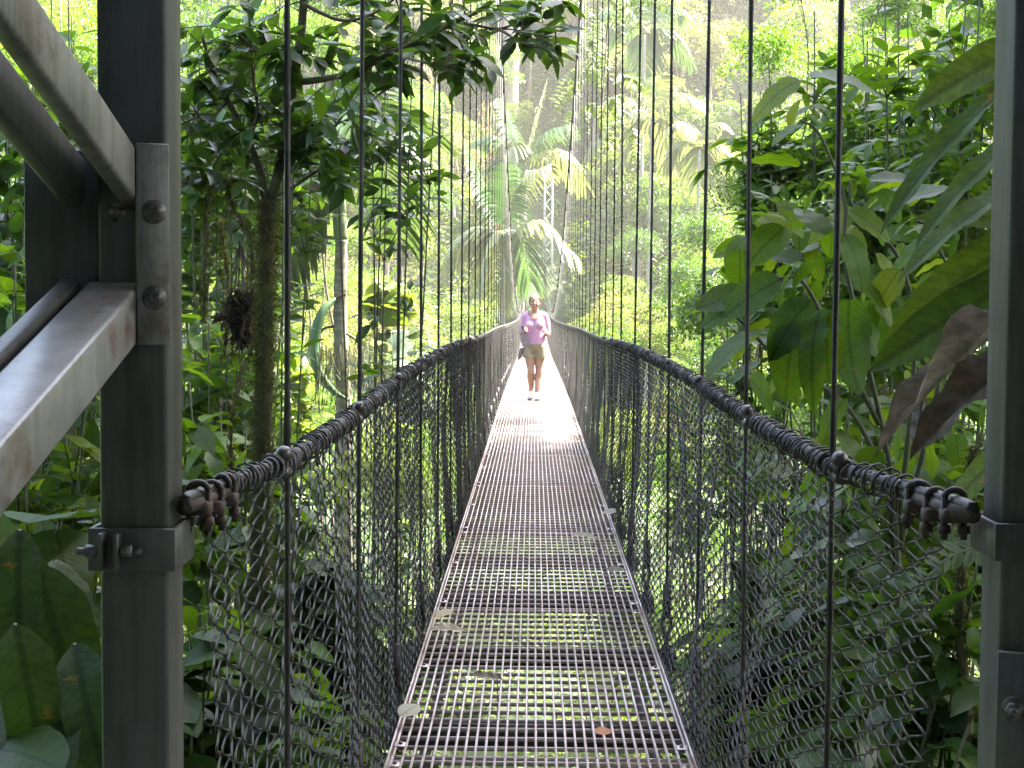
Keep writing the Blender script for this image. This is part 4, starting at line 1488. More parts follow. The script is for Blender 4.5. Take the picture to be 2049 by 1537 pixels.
px_shrub('low leafy shrub seen through the left fence near the post', 500, 1250, 6.4, 0.45, 0.7, 0.55, 'ell2', (0.14, 0.26), 180, 'leaf_mid', nstem=6)
px_shrub('low dark shrub seen through the left fence beside the deck', 690, 1150, 8.0, 0.5, 0.8, 0.7, 'ell', (0.12, 0.22), 260, 'leaf_dark', nstem=7)
px_shrub('shrub under the bridge by the left deck edge', 640, 1480, 5.6, 0.45, 0.6, 0.35, 'ov', (0.14, 0.26), 120, 'leaf_mid', nstem=6)
px_shrub('plant with grey-green round leaves behind the left handrail', 805, 665, 20.0, 0.75, 0.8, 0.62, 'heart', (0.2, 0.36), 170, 'leaf_grey', nstem=8, name='broadleaf_plant', cat='plant')
px_shrub('drooping leafy bush behind the ringed palm trunk', 600, 720, 17.5, 0.9, 0.8, 0.6, 'ell2', (0.15, 0.28), 260, 'leaf_lime', nstem=8)

# lime plant with the yellow flower spike
lp = px_shrub('bright lime plant with broad leaves and a yellow flower spike', 765, 540, 26.0, 0.75, 0.7, 0.45, 'heart', (0.28, 0.5), 130, 'leaf_lime', nstem=8, name='flowering_plant', cat='plant')
a, b = at(770, 520, 25.9), at(767, 455, 25.9)
mb = MB()
n = 420
tt = rng.uniform(0, 1, n)
P = np.array(a)[None] * (1 - tt[:, None]) + np.array(b)[None] * tt[:, None]
rad = 0.09 * (1 - tt) + 0.012
th = rng.uniform(0, 6.28, n)
P = P + np.stack([np.cos(th) * rad, np.sin(th) * rad, 0 * th], 1)
scatter(mb, 'dia', P, orient(np.stack([np.cos(th), np.sin(th), 0.6 + 0 * th], 1), unit(n)), rng.uniform(0.03, 0.07, n))
M['flower'] = mat_leaf('yellow_flower', [(0.55, 0.40, 0.03), (0.62, 0.50, 0.06)], (1, 1, 0.6), 0.35, 0.6, 0, 0)
tag(mb.build('flower_spike', M['flower'], lp), kind='stuff')

# big dark leaves at the lower left
bl = thing('broadleaf_plant', tuple(at(60, 1700, 4.0)), 'large dark broad-leaved plant low in front of the left post', 'plant')
rows = [  # base px, tip px, Y, length scale, shape
    ((60, 1180), (-30, 1010), 4.1, 'ov'), ((110, 1060), (150, 1190), 4.3, 'heart'), ((20, 1080), (110, 1400), 4.0, 'band'), ((70, 1130), (190, 1500), 3.9, 'band2'),
    ((40, 1060), (20, 1330), 3.9, 'band'), ((110, 1120), (200, 1330), 4.1, 'band2'), ((150, 1290), (185, 1530), 3.8, 'band'), ((20, 1380), (90, 1560), 3.8, 'ov'),
    ((10, 1200), (-60, 1420), 4.0, 'band'), ((120, 1040), (60, 1000), 4.5, 'heart'), ((150, 1150), (80, 1090), 4.4, 'ov'), ((0, 1500), (110, 1510), 3.6, 'heart'),
    ((90, 1240), (160, 1440), 4.2, 'ov2'), ((170, 1200), (120, 1340), 4.4, 'ov2'), ((30, 1250), (100, 1530), 3.7, 'band2')]
for k_, (a_, b_, Y, shp) in enumerate(rows):
    pa, pb_ = np.array(at(*a_, Y)), np.array(at(*b_, Y - 0.25 + rng.uniform(-0.1, 0.1)))
    L_ = np.linalg.norm(pb_ - pa)
    R = orient((pb_ - pa)[None], np.array([[rng.normal(0.2, 0.3), -0.6, 0.8]]))
    o = bpy.data.objects.new('leaf', leaf_mesh(shp, 'leaf_shade'))
    m = Matrix(R[0].tolist()).to_4x4() @ Matrix.Diagonal((L_, L_ * (1.25 if 'band' in shp else 1.0), L_, 1))
    m.translation = Vector(pa - np.array(bl.location))
    o.matrix_basis = m
    COL.objects.link(o); o.parent = bl
    mb = MB()
    g = np.array(bl.location)
    tube(mb, smooth_path([g, (g + pa) / 2 + (0, 0, 0.15), pa], 10), np.linspace(0.012, 0.006, 10), 6)
    mb.build('stem', M['stem'], bl)

# shaded undergrowth close on both sides of the bridge
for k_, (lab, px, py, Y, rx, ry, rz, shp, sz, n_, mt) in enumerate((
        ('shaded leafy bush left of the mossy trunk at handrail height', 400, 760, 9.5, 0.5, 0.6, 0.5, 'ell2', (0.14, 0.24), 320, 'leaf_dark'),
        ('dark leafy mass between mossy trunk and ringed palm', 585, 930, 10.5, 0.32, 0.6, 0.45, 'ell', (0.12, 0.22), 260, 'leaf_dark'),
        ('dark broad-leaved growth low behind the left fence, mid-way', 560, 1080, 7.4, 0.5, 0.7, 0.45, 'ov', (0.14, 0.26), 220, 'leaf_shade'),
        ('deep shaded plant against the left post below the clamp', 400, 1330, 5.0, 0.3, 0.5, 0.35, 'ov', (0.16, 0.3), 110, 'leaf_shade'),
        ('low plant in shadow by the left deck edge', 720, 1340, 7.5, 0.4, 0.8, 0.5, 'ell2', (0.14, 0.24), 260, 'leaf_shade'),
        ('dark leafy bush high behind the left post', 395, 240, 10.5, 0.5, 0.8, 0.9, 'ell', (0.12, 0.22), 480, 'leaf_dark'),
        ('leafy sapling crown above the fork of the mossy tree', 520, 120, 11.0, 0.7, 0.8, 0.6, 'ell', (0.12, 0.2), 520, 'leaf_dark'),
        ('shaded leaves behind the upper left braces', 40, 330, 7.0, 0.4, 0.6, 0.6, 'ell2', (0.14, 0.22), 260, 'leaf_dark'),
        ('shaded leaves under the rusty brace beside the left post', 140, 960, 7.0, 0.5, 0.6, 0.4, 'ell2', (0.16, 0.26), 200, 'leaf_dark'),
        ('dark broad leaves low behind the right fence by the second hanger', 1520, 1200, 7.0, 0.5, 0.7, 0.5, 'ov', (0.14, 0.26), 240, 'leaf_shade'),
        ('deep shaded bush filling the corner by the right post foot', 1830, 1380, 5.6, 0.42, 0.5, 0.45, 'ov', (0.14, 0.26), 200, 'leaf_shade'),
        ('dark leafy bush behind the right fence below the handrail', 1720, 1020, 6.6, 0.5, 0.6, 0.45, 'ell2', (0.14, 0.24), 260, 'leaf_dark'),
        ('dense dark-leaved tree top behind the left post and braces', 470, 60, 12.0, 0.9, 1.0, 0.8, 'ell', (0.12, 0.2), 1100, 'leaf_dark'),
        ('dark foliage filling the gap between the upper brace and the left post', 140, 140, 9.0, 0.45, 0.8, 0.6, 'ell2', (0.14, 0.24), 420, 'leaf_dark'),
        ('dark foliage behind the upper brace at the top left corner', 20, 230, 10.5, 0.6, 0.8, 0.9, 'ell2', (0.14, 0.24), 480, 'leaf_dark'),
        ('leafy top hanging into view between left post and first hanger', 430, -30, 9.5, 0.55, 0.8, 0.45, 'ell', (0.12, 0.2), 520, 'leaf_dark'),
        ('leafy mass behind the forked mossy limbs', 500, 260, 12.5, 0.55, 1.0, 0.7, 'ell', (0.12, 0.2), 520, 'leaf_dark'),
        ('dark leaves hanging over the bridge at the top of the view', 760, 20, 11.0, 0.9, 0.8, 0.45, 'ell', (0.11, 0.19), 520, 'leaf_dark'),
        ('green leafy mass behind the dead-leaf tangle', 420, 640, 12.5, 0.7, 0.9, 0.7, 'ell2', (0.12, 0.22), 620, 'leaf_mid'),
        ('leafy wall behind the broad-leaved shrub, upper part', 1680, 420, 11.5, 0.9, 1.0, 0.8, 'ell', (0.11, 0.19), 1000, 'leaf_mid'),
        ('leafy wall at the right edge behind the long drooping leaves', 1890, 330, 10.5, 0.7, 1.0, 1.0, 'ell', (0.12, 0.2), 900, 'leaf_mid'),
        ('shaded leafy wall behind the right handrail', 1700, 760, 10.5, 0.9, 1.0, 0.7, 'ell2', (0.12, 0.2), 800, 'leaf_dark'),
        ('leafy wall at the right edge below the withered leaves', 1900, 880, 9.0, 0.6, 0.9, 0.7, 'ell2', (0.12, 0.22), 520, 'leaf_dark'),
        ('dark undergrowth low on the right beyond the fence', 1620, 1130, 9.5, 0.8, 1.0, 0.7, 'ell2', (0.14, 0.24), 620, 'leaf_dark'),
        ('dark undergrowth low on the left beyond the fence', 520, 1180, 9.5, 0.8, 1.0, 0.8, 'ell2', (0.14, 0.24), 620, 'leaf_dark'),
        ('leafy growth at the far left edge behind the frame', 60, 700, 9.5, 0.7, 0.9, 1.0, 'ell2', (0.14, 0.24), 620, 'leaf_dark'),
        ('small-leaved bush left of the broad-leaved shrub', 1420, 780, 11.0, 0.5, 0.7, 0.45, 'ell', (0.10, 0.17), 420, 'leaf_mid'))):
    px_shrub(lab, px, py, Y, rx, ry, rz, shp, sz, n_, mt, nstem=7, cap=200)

# ---- right side: small-leaved tree, broad-leaved shrub, long drooping leaves
rt = px_shrub('small-leaved bright green tree filling the upper right behind the first hangers', 1740, 250, 9.0, 0.74, 0.9, 0.85, 'ell', (0.10, 0.17), 4200, 'leaf_mid', name='leafy_tree', cat='tree', nstem=16, per=8, twig=0.3, cluster=2)
px_shrub('leafy tree branches spilling from the top right corner', 1900, 60, 8.0, 0.6, 0.8, 0.5, 'ell', (0.10, 0.16), 800, 'leaf_mid', name='leafy_tree', cat='tree', nstem=9, per=8, cluster=2)
px_shrub('bright leafy tree top left of the thickest right hanger, high in view', 1610, 110, 10.5, 0.62, 0.9, 0.62, 'ell', (0.10, 0.17), 1500, 'leaf_mid', name='leafy_tree', cat='tree', nstem=12, per=8, twig=0.35, cluster=2, cap=200)
px_shrub('bright leafy tree top between thickest right hanger and right post', 1850, 130, 10.0, 0.62, 0.9, 0.7, 'ell', (0.10, 0.17), 1700, 'leaf_mid', name='leafy_tree', cat='tree', nstem=12, per=8, twig=0.35, cluster=2, cap=200)
px_shrub('sprawling bush of narrow leaves below the bright tree at mid right', 1560, 480, 10.5, 0.55, 0.8, 0.55, 'ell', (0.09, 0.15), 800, 'leaf_mid', nstem=9)
px_shrub('dark leafy undershrub behind the right handrail', 1830, 790, 7.0, 0.5, 0.7, 0.5, 'ell2', (0.12, 0.22), 260, 'leaf_mid', nstem=8)

bs = thing('broadleaf_shrub', tuple(at(1800, 1400, 5.4)), 'shrub with large oval veined leaves glowing green above the right handrail', 'shrub')
stems = [[(1800, 1400), (1790, 1000), (1730, 700), (1690, 520), (1690, 400), (1640, 270), (1600, 240)],
         [(1790, 1000), (1700, 820), (1560, 720), (1480, 640), (1420, 600)],
         [(1800, 1050), (1830, 700), (1800, 520), (1710, 420), (1700, 360)],
         [(1800, 1100), (1880, 760), (1900, 560), (1860, 470)],
         [(1760, 850), (1650, 640), (1600, 560), (1540, 560)]]
for pts in stems:
    mb = MB(); tube(mb, px_path([(a_[0], a_[1], 5.5) for a_ in pts], 26), np.linspace(0.011, 0.004, 26), 7); mb.build('stem', M['stem'], bs)
big = [  # (base px, tip px, Y, shape)
    ((1570, 440), (1450, 405), 5.3, 'ov'), ((1610, 430), (1640, 345), 5.4, 'ov'), ((1570, 455), (1490, 520), 5.3, 'ov'), ((1500, 600), (1395, 640), 5.3, 'ov'), ((1500, 590), (1400, 600), 5.4, 'ov'),
    ((1520, 660), (1400, 730), 5.2, 'ov'), ((1540, 640), (1440, 700), 5.3, 'ov2'), ((1560, 560), (1440, 620), 5.2, 'ov'), ((1600, 520), (1520, 610), 5.2, 'ov2'), ((1600, 520), (1540, 500), 5.3, 'ov'),
    ((1620, 600), (1530, 700), 5.1, 'ov2'), ((1640, 620), (1590, 780), 5.0, 'band2'), ((1660, 620), (1630, 760), 5.0, 'ov2'), ((1600, 640), (1545, 790), 5.1, 'ov2'), ((1700, 600), (1680, 760), 5.0, 'ov2'),
    ((1690, 470), (1750, 560), 5.1, 'ov2'), ((1700, 420), (1790, 470), 5.2, 'ov'), ((1760, 380), (1810, 430), 5.3, 'ov2'), ((1740, 360), (1840, 345), 5.5, 'ov'), ((1760, 420), (1900, 350), 5.6, 'ov'),
    ((1600, 330), (1505, 290), 5.6, 'ov2'), ((1600, 250), (1540, 265), 5.6, 'ov2'), ((1580, 255), (1590, 200), 5.7, 'ov'), ((1600, 160), (1490, 210), 5.8, 'ov2'), ((1620, 150), (1770, 140), 5.8, 'ov2'),
    ((1690, 520), (1610, 590), 5.1, 'ov2'), ((1640, 520), (1580, 545), 5.2, 'ov2'), ((1720, 560), (1800, 640), 5.2, 'ov'), ((1740, 600), (1720, 700), 5.1, 'ov2'), ((1800, 540), (1740, 620), 5.2, 'ov'),
    ((1810, 620), (1770, 720), 5.3, 'ov'), ((1600, 760), (1660, 840), 5.3, 'ov'), ((1690, 800), (1620, 880), 5.2, 'ov2'), ((1830, 700), (1900, 760), 5.3, 'ov'), ((1850, 560), (1930, 640), 5.4, 'ov'),
    ((1680, 860), (1750, 950), 5.2, 'ov2'), ((1480, 500), (1480, 590), 5.5, 'ov'), ((1650, 470), (1600, 400), 5.4, 'ov'), ((1860, 480), (1770, 520), 5.3, 'ov2'), ((1500, 760), (1570, 820), 5.5, 'ov'),
    ((1780, 820), (1830, 920), 5.0, 'ov2'), ((1760, 900), (1700, 980), 5.1, 'ov'), ((1840, 860), (1900, 930), 5.1, 'ov2'), ((1700, 690), (1640, 700), 5.3, 'ov')]


def px_leaf(root, a_, b_, Y, shp, mat, wide=1.0, upv=None, yo=None, lab=None, name='leaf'):
    pa = np.array(at(*a_, Y))
    pb_ = np.array(at(*b_, Y + (rng.uniform(-0.12, 0.12) if yo is None else yo)))
    L_ = np.linalg.norm(pb_ - pa)
    u_ = np.array([rng.normal(0, 0.35), -0.35 + rng.normal(0, 0.35), 0.8]) if upv is None else np.array(upv)
    R = orient((pb_ - pa)[None], u_[None])
    o = bpy.data.objects.new(name, leaf_mesh(shp, mat))
    m = Matrix(R[0].tolist()).to_4x4() @ Matrix.Diagonal((L_, L_ * wide, L_, 1))
    m.translation = Vector(pa - np.array(world_loc(root)))
    o.matrix_basis = m
    COL.objects.link(o); o.parent = root
    if lab: o['label'] = lab
    return o


for a_, b_, Y, shp in big:
    px_leaf(bs, a_, b_, Y, shp, 'leaf_big', 1.05)
n = 0
for k_ in range(170):                                        # smaller leaves filling in behind
    px, py = rng.uniform(1480, 1940), rng.uniform(330, 960)
    if py < 330 + (1700 - px) * 0.35: continue
    th = rng.uniform(0, 6.28)
    px_leaf(bs, (px, py), (px + 75 * math.cos(th), py + 75 * abs(math.sin(th)) * rng.uniform(-0.3, 1)), rng.uniform(5.6, 6.3), rng.choice(['ov', 'ov2']), 'leaf_big', 1.0)

hp = thing('long_leaved_plant', tuple(at(2300, 1500, 4.3)), 'plant with very long drooping leaves reaching in from behind the right post', 'plant')
for a_, b_, Y, shp, mat, wide, up_, lab in (
        ((2080, 130), (1715, 375), 4.4, 'band', 'leaf_ban', 0.55, (-0.3, -0.5, 0.8), None), ((2090, 240), (1800, 420), 4.5, 'band', 'leaf_ban', 0.7, (-0.3, -0.5, 0.8), None),
        ((2100, 340), (1770, 480), 4.6, 'band', 'leaf_ban', 0.75, (-0.2, -0.4, 0.8), None), ((2130, 420), (1760, 640), 4.5, 'band', 'leaf_ban', 0.85, (-0.2, -0.9, 0.5), None),
        ((2140, 60), (1830, 160), 4.8, 'band', 'leaf_ban', 1.1, (-0.2, -0.8, 0.5), 'long green leaf with orange scorched edge'), ((2120, 520), (1740, 700), 4.4, 'band', 'leaf_ban', 0.9, (-0.2, -0.9, 0.4), None),
        ((2180, 570), (1705, 745), 4.1, 'curl', 'leaf_dead', 0.42, (-0.2, -0.35, 0.95), 'withered brown curled leaf, upper one'), ((2110, 670), (1800, 850), 4.0, 'curl', 'leaf_dead', 0.85, (-0.3, -0.75, 0.6), 'withered brown curled leaf, lower one'),
        ((1850, 790), (1825, 900), 4.2, 'curl', 'leaf_dead', 0.8, None, 'shrivelled leaf tip hanging down'), ((2100, 860), (1850, 950), 4.4, 'band2', 'leaf_ban', 0.9, None, None),
        ((2090, 450), (1850, 400), 4.7, 'band', 'leaf_ban', 0.9, (-0.1, -0.8, 0.5), None), ((2090, 620), (1840, 560), 4.7, 'band', 'leaf_ban', 0.9, (-0.1, -0.9, 0.4), None)):
    px_leaf(hp, a_, b_, Y, shp, mat, wide, up_, 0.0, lab)
mb = MB(); tube(mb, smooth_path([at(2300, 1500, 4.3), at(2200, 900, 4.3), at(2130, 300, 4.4)], 14), np.linspace(0.03, 0.015, 14), 8); mb.build('stem', M['stem'], hp)

# silvery lobed leaf by the right post
sf = thing('lobed_leaf_plant', tuple(at(2080, 1500, 4.2)), 'plant with a silvery jagged compound leaf by the clamp of the right post', 'plant')
a, b = np.array(at(1975, 1090, 4.0)), np.array(at(1815, 1200, 3.9))
mb = MB()
P = smooth_path([a, (a + b) / 2 + (0, 0, 0.035), b], 20)
tube(mb, P, 0.003, 5)
for k_ in range(13):
    for sg in (-1, 1):
        s = P[int(k_ / 12 * 19)]
        d = (b - a) / np.linalg.norm(b - a) * 0.55 + np.array([0, -0.35 * sg, -0.75 if sg > 0 else 0.55])
        ln = 0.062 * (1 - 0.5 * k_ / 12)
        scatter(mb, 'ell', s[None], orient(d[None], np.array([[0.2, -0.8, 0.6]])), np.array([ln]))
mb.build('leaf', M['leaf_grey'], sf)
mb = MB(); tube(mb, smooth_path([at(2080, 1500, 4.2), at(2040, 1250, 4.1), tuple(a)], 10), 0.006, 6); mb.build('stem', M['stem'], sf)

# growth behind the right fence
px_shrub('broad-leaved bush seen through the right fence near the first hanger', 1560, 1060, 7.5, 0.6, 0.8, 0.55, 'ov', (0.14, 0.24), 230, 'leaf_mid', nstem=8)
px_shrub('bush with drooping leaves low behind the right fence', 1700, 1260, 6.0, 0.5, 0.7, 0.5, 'ell2', (0.14, 0.24), 220, 'leaf_mid', nstem=7)
px_shrub('dark leaves massed between right fence and post', 1900, 1200, 5.2, 0.28, 0.5, 0.5, 'ell2', (0.12, 0.2), 170, 'leaf_dark', nstem=6)
px_shrub('bright leaves on the ground by the foot of the right post', 1900, 1460, 5.0, 0.3, 0.4, 0.22, 'ov', (0.12, 0.22), 80, 'leaf_mid', nstem=5)
px_shrub('low bush by the right deck edge', 1460, 1330, 7.2, 0.5, 0.7, 0.5, 'ell', (0.12, 0.2), 200, 'leaf_mid', nstem=7)
for pts, lab in ((((1925, 1700, 5.2), (1935, 1450, 5.2), (1920, 1250, 5.2), (1930, 1080, 5.2), (1950, 900, 5.2)), 'mossy stem close behind the right post'),
                 (((1790, 1500, 6.6), (1800, 1200, 6.6), (1780, 980, 6.6), (1770, 780, 6.6)), 'slim brown stem behind the right fence')):
    t = thing('mossy_sapling', tuple(at(*pts[0])), lab, 'sapling')
    mb = MB(); P = px_path(pts, 40); tube(mb, P, np.linspace(0.022, 0.016, 40), 8); mb.build('trunk', M['mossbark'], t)
    mb = MB(); n = 1400; k_ = rng.integers(0, 40, n)
    scatter(mb, 'dia', P[k_] + rng.normal(0, 0.014, (n, 3)), orient(unit(n) + (0, 0, -0.5), unit(n)), rng.uniform(0.008, 0.03, n))
    tag(mb.build('moss', M['moss'], t), kind='stuff')

# fine pinnate foliage hanging right of the main cable
pf = thing('feathery_tree', tuple(at(1230, -200, 27)), 'branch of fine yellow-green feathery leaves hanging beside the right main cable', 'branch')
mb = MB()
for k_ in range(34):
    a = np.array(at(rng.uniform(1150, 1270), rng.uniform(-80, 260), 27 + rng.uniform(-1, 1)))
    d = np.array([rng.normal(0, 0.5), rng.normal(0, 0.4), -rng.uniform(0.4, 1)]); d /= np.linalg.norm(d)
    L_ = rng.uniform(0.4, 0.8)
    P = smooth_path([a, a + d * L_ * 0.5 + (0, 0, 0.08), a + d * L_], 12)
    tube(mb, P, 0.004, 3, cap=False)
    for sg in (-1, 1):
        s = np.cross(d, (0, -1, 0.1)); s /= np.linalg.norm(s)
        nn = 14
        idx = np.linspace(1, 11, nn).astype(int)
        scatter(mb, 'dia', P[idx], orient(np.tile(s * sg + d * 0.4, (nn, 1)) + rng.normal(0, 0.15, (nn, 3)), np.tile([0, -0.6, 0.8], (nn, 1))), rng.uniform(0.08, 0.14, nn))
tag(mb.build('foliage', M['leaf_lime'], pf), kind='stuff')
mb = MB(); tube(mb, smooth_path([at(1230, -200, 27), at(1215, 60, 27), at(1200, 280, 27)], 10), 0.012, 5); mb.build('branch', M['bark'], pf)

# ------------------------------------------------------------------ fallen leaves on the grating
def fallen(px, py, size, rot, shp, mat, lab, wide=1.0):
    d = CAM_R @ Vector(((px - W_PX / 2) / F_PX, -(py - H_PX / 2) / F_PX, -1.0))
    t = (0.012 - CAM_P.z) / d.z
    p = CAM_P + d * t
    o = bpy.data.objects.new('fallen_leaf', leaf_mesh(shp, mat))
    o.matrix_world = Matrix.Translation(p + Vector((0, 0, 0.016 + 0.02 * size / 0.1))) @ Matrix.Rotation(0.42, 4, 'X') @ Matrix.Rotation(rot, 4, 'Z') @ Matrix.Diagonal((size * 1.15, size * wide * 1.3, size * 0.6, 1))
    COL.objects.link(o)
    tag(o, lab, 'leaf')


fallen(1188, 1482, 0.062, 0.35, 'ell2', 'leaf_orange', 'orange-brown fallen leaf lying on the nearest part of the grating', 1.2)
fallen(1145, 1086, 0.14, 0.12, 'curl', 'leaf_drop', 'long curled straw-coloured leaf across the deck')
fallen(1205, 1040, 0.13, 0.5, 'ell', 'leaf_drop', 'pale narrow leaf at the right deck edge')
fallen(800, 1455, 0.10, 1.0, 'ell2', 'leaf_drop', 'pale grey leaf curled on the left deck edge near the camera', 1.3)
fallen(862, 1280, 0.14, 0.2, 'curl', 'leaf_drop', 'twisted brown leaf on the left side of the deck by the clip')
fallen(870, 1250, 0.10, 0.7, 'ell', 'leaf_drop', 'greenish white leaf behind the twisted brown leaf')
fallen(940, 1372, 0.11, 0.1, 'curl', 'leaf_dead', 'dark withered leaf lying across two rods left of centre')
fallen(1212, 1152, 0.10, 0.1, 'ell', 'leaf_dead', 'small dull leaf near the right side of the deck')

# ------------------------------------------------------------------ the walking woman
YW = 22.7
ZW = float(deck_z(YW)) + 0.006
pw = at(1070, 700, YW)
woman = thing('person', (pw.x, YW, ZW), 'woman in purple top and khaki shorts walking towards us, forearms raised, along the deck', 'person')
M['skin'] = mat_plain('sunny_skin', [(0.3, (0.29, 0.145, 0.098)), (0.7, (0.37, 0.195, 0.135))], 9, 0.5, 0, 0.05)
M['shirt'] = mat_plain('purple_top_cloth', [(0.3, (0.42, 0.21, 0.355)), (0.7, (0.52, 0.29, 0.45))], 14, 0.85, 0, 0.35, 0.01)
M['shorts'] = mat_plain('khaki_cloth', [(0.3, (0.19, 0.145, 0.095)), (0.7, (0.27, 0.215, 0.145))], 16, 0.9, 0, 0.35, 0.008)
M['hair'] = mat_plain('reddish_hair', [(0.3, (0.075, 0.033, 0.018)), (0.7, (0.16, 0.08, 0.045))], 40, 0.7, 0, 0.5, 0.004, (1, 1, 0.2))
M['shoe'] = mat_plain('white_lilac_shoe', [(0.4, (0.60, 0.54, 0.62)), (0.7, (0.78, 0.75, 0.80))], 30, 0.6)
M['sole'] = mat_plain('dark_sole', [(0.4, (0.05, 0.04, 0.05)), (0.7, (0.10, 0.09, 0.10))], 30, 0.7)
M['bagcloth'] = mat_plain('lilac_grey_cloth', [(0.4, (0.22, 0.18, 0.24)), (0.7, (0.30, 0.26, 0.32))], 12, 0.9, 0, 0.3, 0.01)
M['dark'] = mat_plain('black_plastic', [(0.4, (0.015, 0.015, 0.017)), (0.7, (0.03, 0.03, 0.03))], 20, 0.3)
M['eye'] = mat_plain('dark_eye', [(0.4, (0.02, 0.015, 0.012)), (0.7, (0.05, 0.03, 0.02))], 20, 0.3)
M['lip'] = mat_plain('lip', [(0.4, (0.36, 0.12, 0.10)), (0.7, (0.40, 0.15, 0.13))], 20, 0.5)
M['glass'] = mat_plain('sunglass_lens', [(0.4, (0.28, 0.25, 0.27)), (0.7, (0.40, 0.37, 0.38))], 20, 0.12, 0.2)
WO = np.array(woman.location)


def limb(mb, pts, radii, n=16, sides=14, flat=None):
    P = smooth_path(pts, n)
    r = np.interp(np.linspace(0, 1, n), np.linspace(0, 1, len(radii)), radii)
    if flat is None:
        tube(mb, P + WO, r, sides)
        ball(mb, P[0] + WO, r[0] * 0.99, 2); ball(mb, P[-1] + WO, r[-1] * 0.99, 2)
    else:
        t2 = MB(); tube(t2, P, r, sides)
        V = t2.V[0]
        V = (V.reshape(n, sides, 3) - P[:, None]) * np.array(flat)[None, None] + P[:, None]
        mb.add(V.reshape(-1, 3) + WO, t2.F)


def fuse(mb, name, mat, parent, voxel, smooth=6, cut=None):
    """merge overlapping closed shapes into one continuous surface"""
    me = mb.mesh('tmp', mat, WO)
    o = bpy.data.objects.new('tmp', me)
    COL.objects.link(o)
    md = o.modifiers.new('r', 'REMESH'); md.mode = 'VOXEL'; md.voxel_size = voxel
    ms = o.modifiers.new('s', 'SMOOTH'); ms.factor = 0.5; ms.iterations = smooth
    dg = bpy.context.evaluated_depsgraph_get()
    out = bpy.data.meshes.new_from_object(o.evaluated_get(dg))
    bpy.data.objects.remove(o)
    if cut is not None:
        bm = bmesh.new(); bm.from_mesh(out)
        bmesh.ops.delete(bm, geom=[v for v in bm.verts if cut(v.co)], context='VERTS')
        bm.to_mesh(out); bm.free()
    out.polygons.foreach_set('use_smooth', np.ones(len(out.polygons), dtype=bool))
    if not out.materials: out.materials.append(mat)
    out.name = name
    return link(name, out, parent)


# body: she faces the camera (-Y); x grows to the viewer's right
HIPZ = 0.80
hipL, hipR = (-0.082, 0.01, HIPZ), (0.082, 0.0, HIPZ)
kneeL, kneeR = (-0.055, -0.05, 0.44), (0.062, 0.0, 0.44)
ankL, ankR = (-0.040, 0.10, 0.105), (0.040, -0.06, 0.085)
shL, shR = (-0.142, 0.01, 1.235), (0.142, 0.01, 1.235)
elL, elR = (-0.180, 0.07, 0.975), (0.182, 0.07, 0.965)
wrL, wrR = (-0.178, -0.135, 1.005), (0.170, -0.135, 0.985)
mb = MB()
limb(mb, [(0, 0.0, 0.76), (0, 0.0, 0.90), (0, 0.0, 1.05), (0, 0.005, 1.18), (0, 0.01, 1.255)], [0.140, 0.118, 0.112, 0.124, 0.085], 18, 18, (1.12, 0.78, 1))
limb(mb, [(-0.135, 0.015, 1.235), (0, 0.015, 1.255), (0.135, 0.015, 1.235)], [0.05, 0.058, 0.05])
limb(mb, [(0, 0.012, 1.24), (0.0, 0.0, 1.345)], [0.056, 0.050])
for h, k, a, s in ((hipL, kneeL, ankL, -1), (hipR, kneeR, ankR, 1)):
    h, k, a = np.array(h), np.array(k), np.array(a)
    limb(mb, [h + (0, 0, -0.02), (h + k) / 2 + (s * 0.006, 0, 0.02), k + (0, 0, 0.03)], [0.094, 0.078, 0.056])
    limb(mb, [k + (0, -0.004, 0.03), k + (0, -0.004, -0.02), k * 0.68 + a * 0.32 + (s * 0.004, 0.018, 0), a * 0.7 + k * 0.3, a], [0.055, 0.052, 0.056, 0.044, 0.035])
for s_, e, w in ((shL, elL, wrL), (shR, elR, wrR)):
    s_, e, w = map(np.array, (s_, e, w))
    limb(mb, [s_, (s_ + e) / 2, e], [0.05, 0.046, 0.037])
    limb(mb, [e, e * 0.6 + w * 0.4, w], [0.038, 0.039, 0.026])
# head with face
HC = np.array([-0.004, -0.012, 1.432])
ball(mb, HC + WO + (0, 0.010, 0.012), 0.083, 3, (0.90, 1.08, 1.10))
ball(mb, HC + WO + (0, -0.026, -0.048), 0.058, 3, (0.92, 0.95, 1.05))
ball(mb, HC + WO + (0, -0.055, -0.090), 0.020, 2)
limb(mb, [HC + (0, -0.088, 0.012), HC + (0, -0.102, -0.020)], [0.010, 0.0145], 6, 10)
for s in (-1, 1):
    ball(mb, HC + WO + (s * 0.078, 0.012, -0.012), 0.021, 2, (0.5, 0.8, 1.35))
    ball(mb, HC + WO + (s * 0.036, -0.060, -0.030), 0.026, 2)
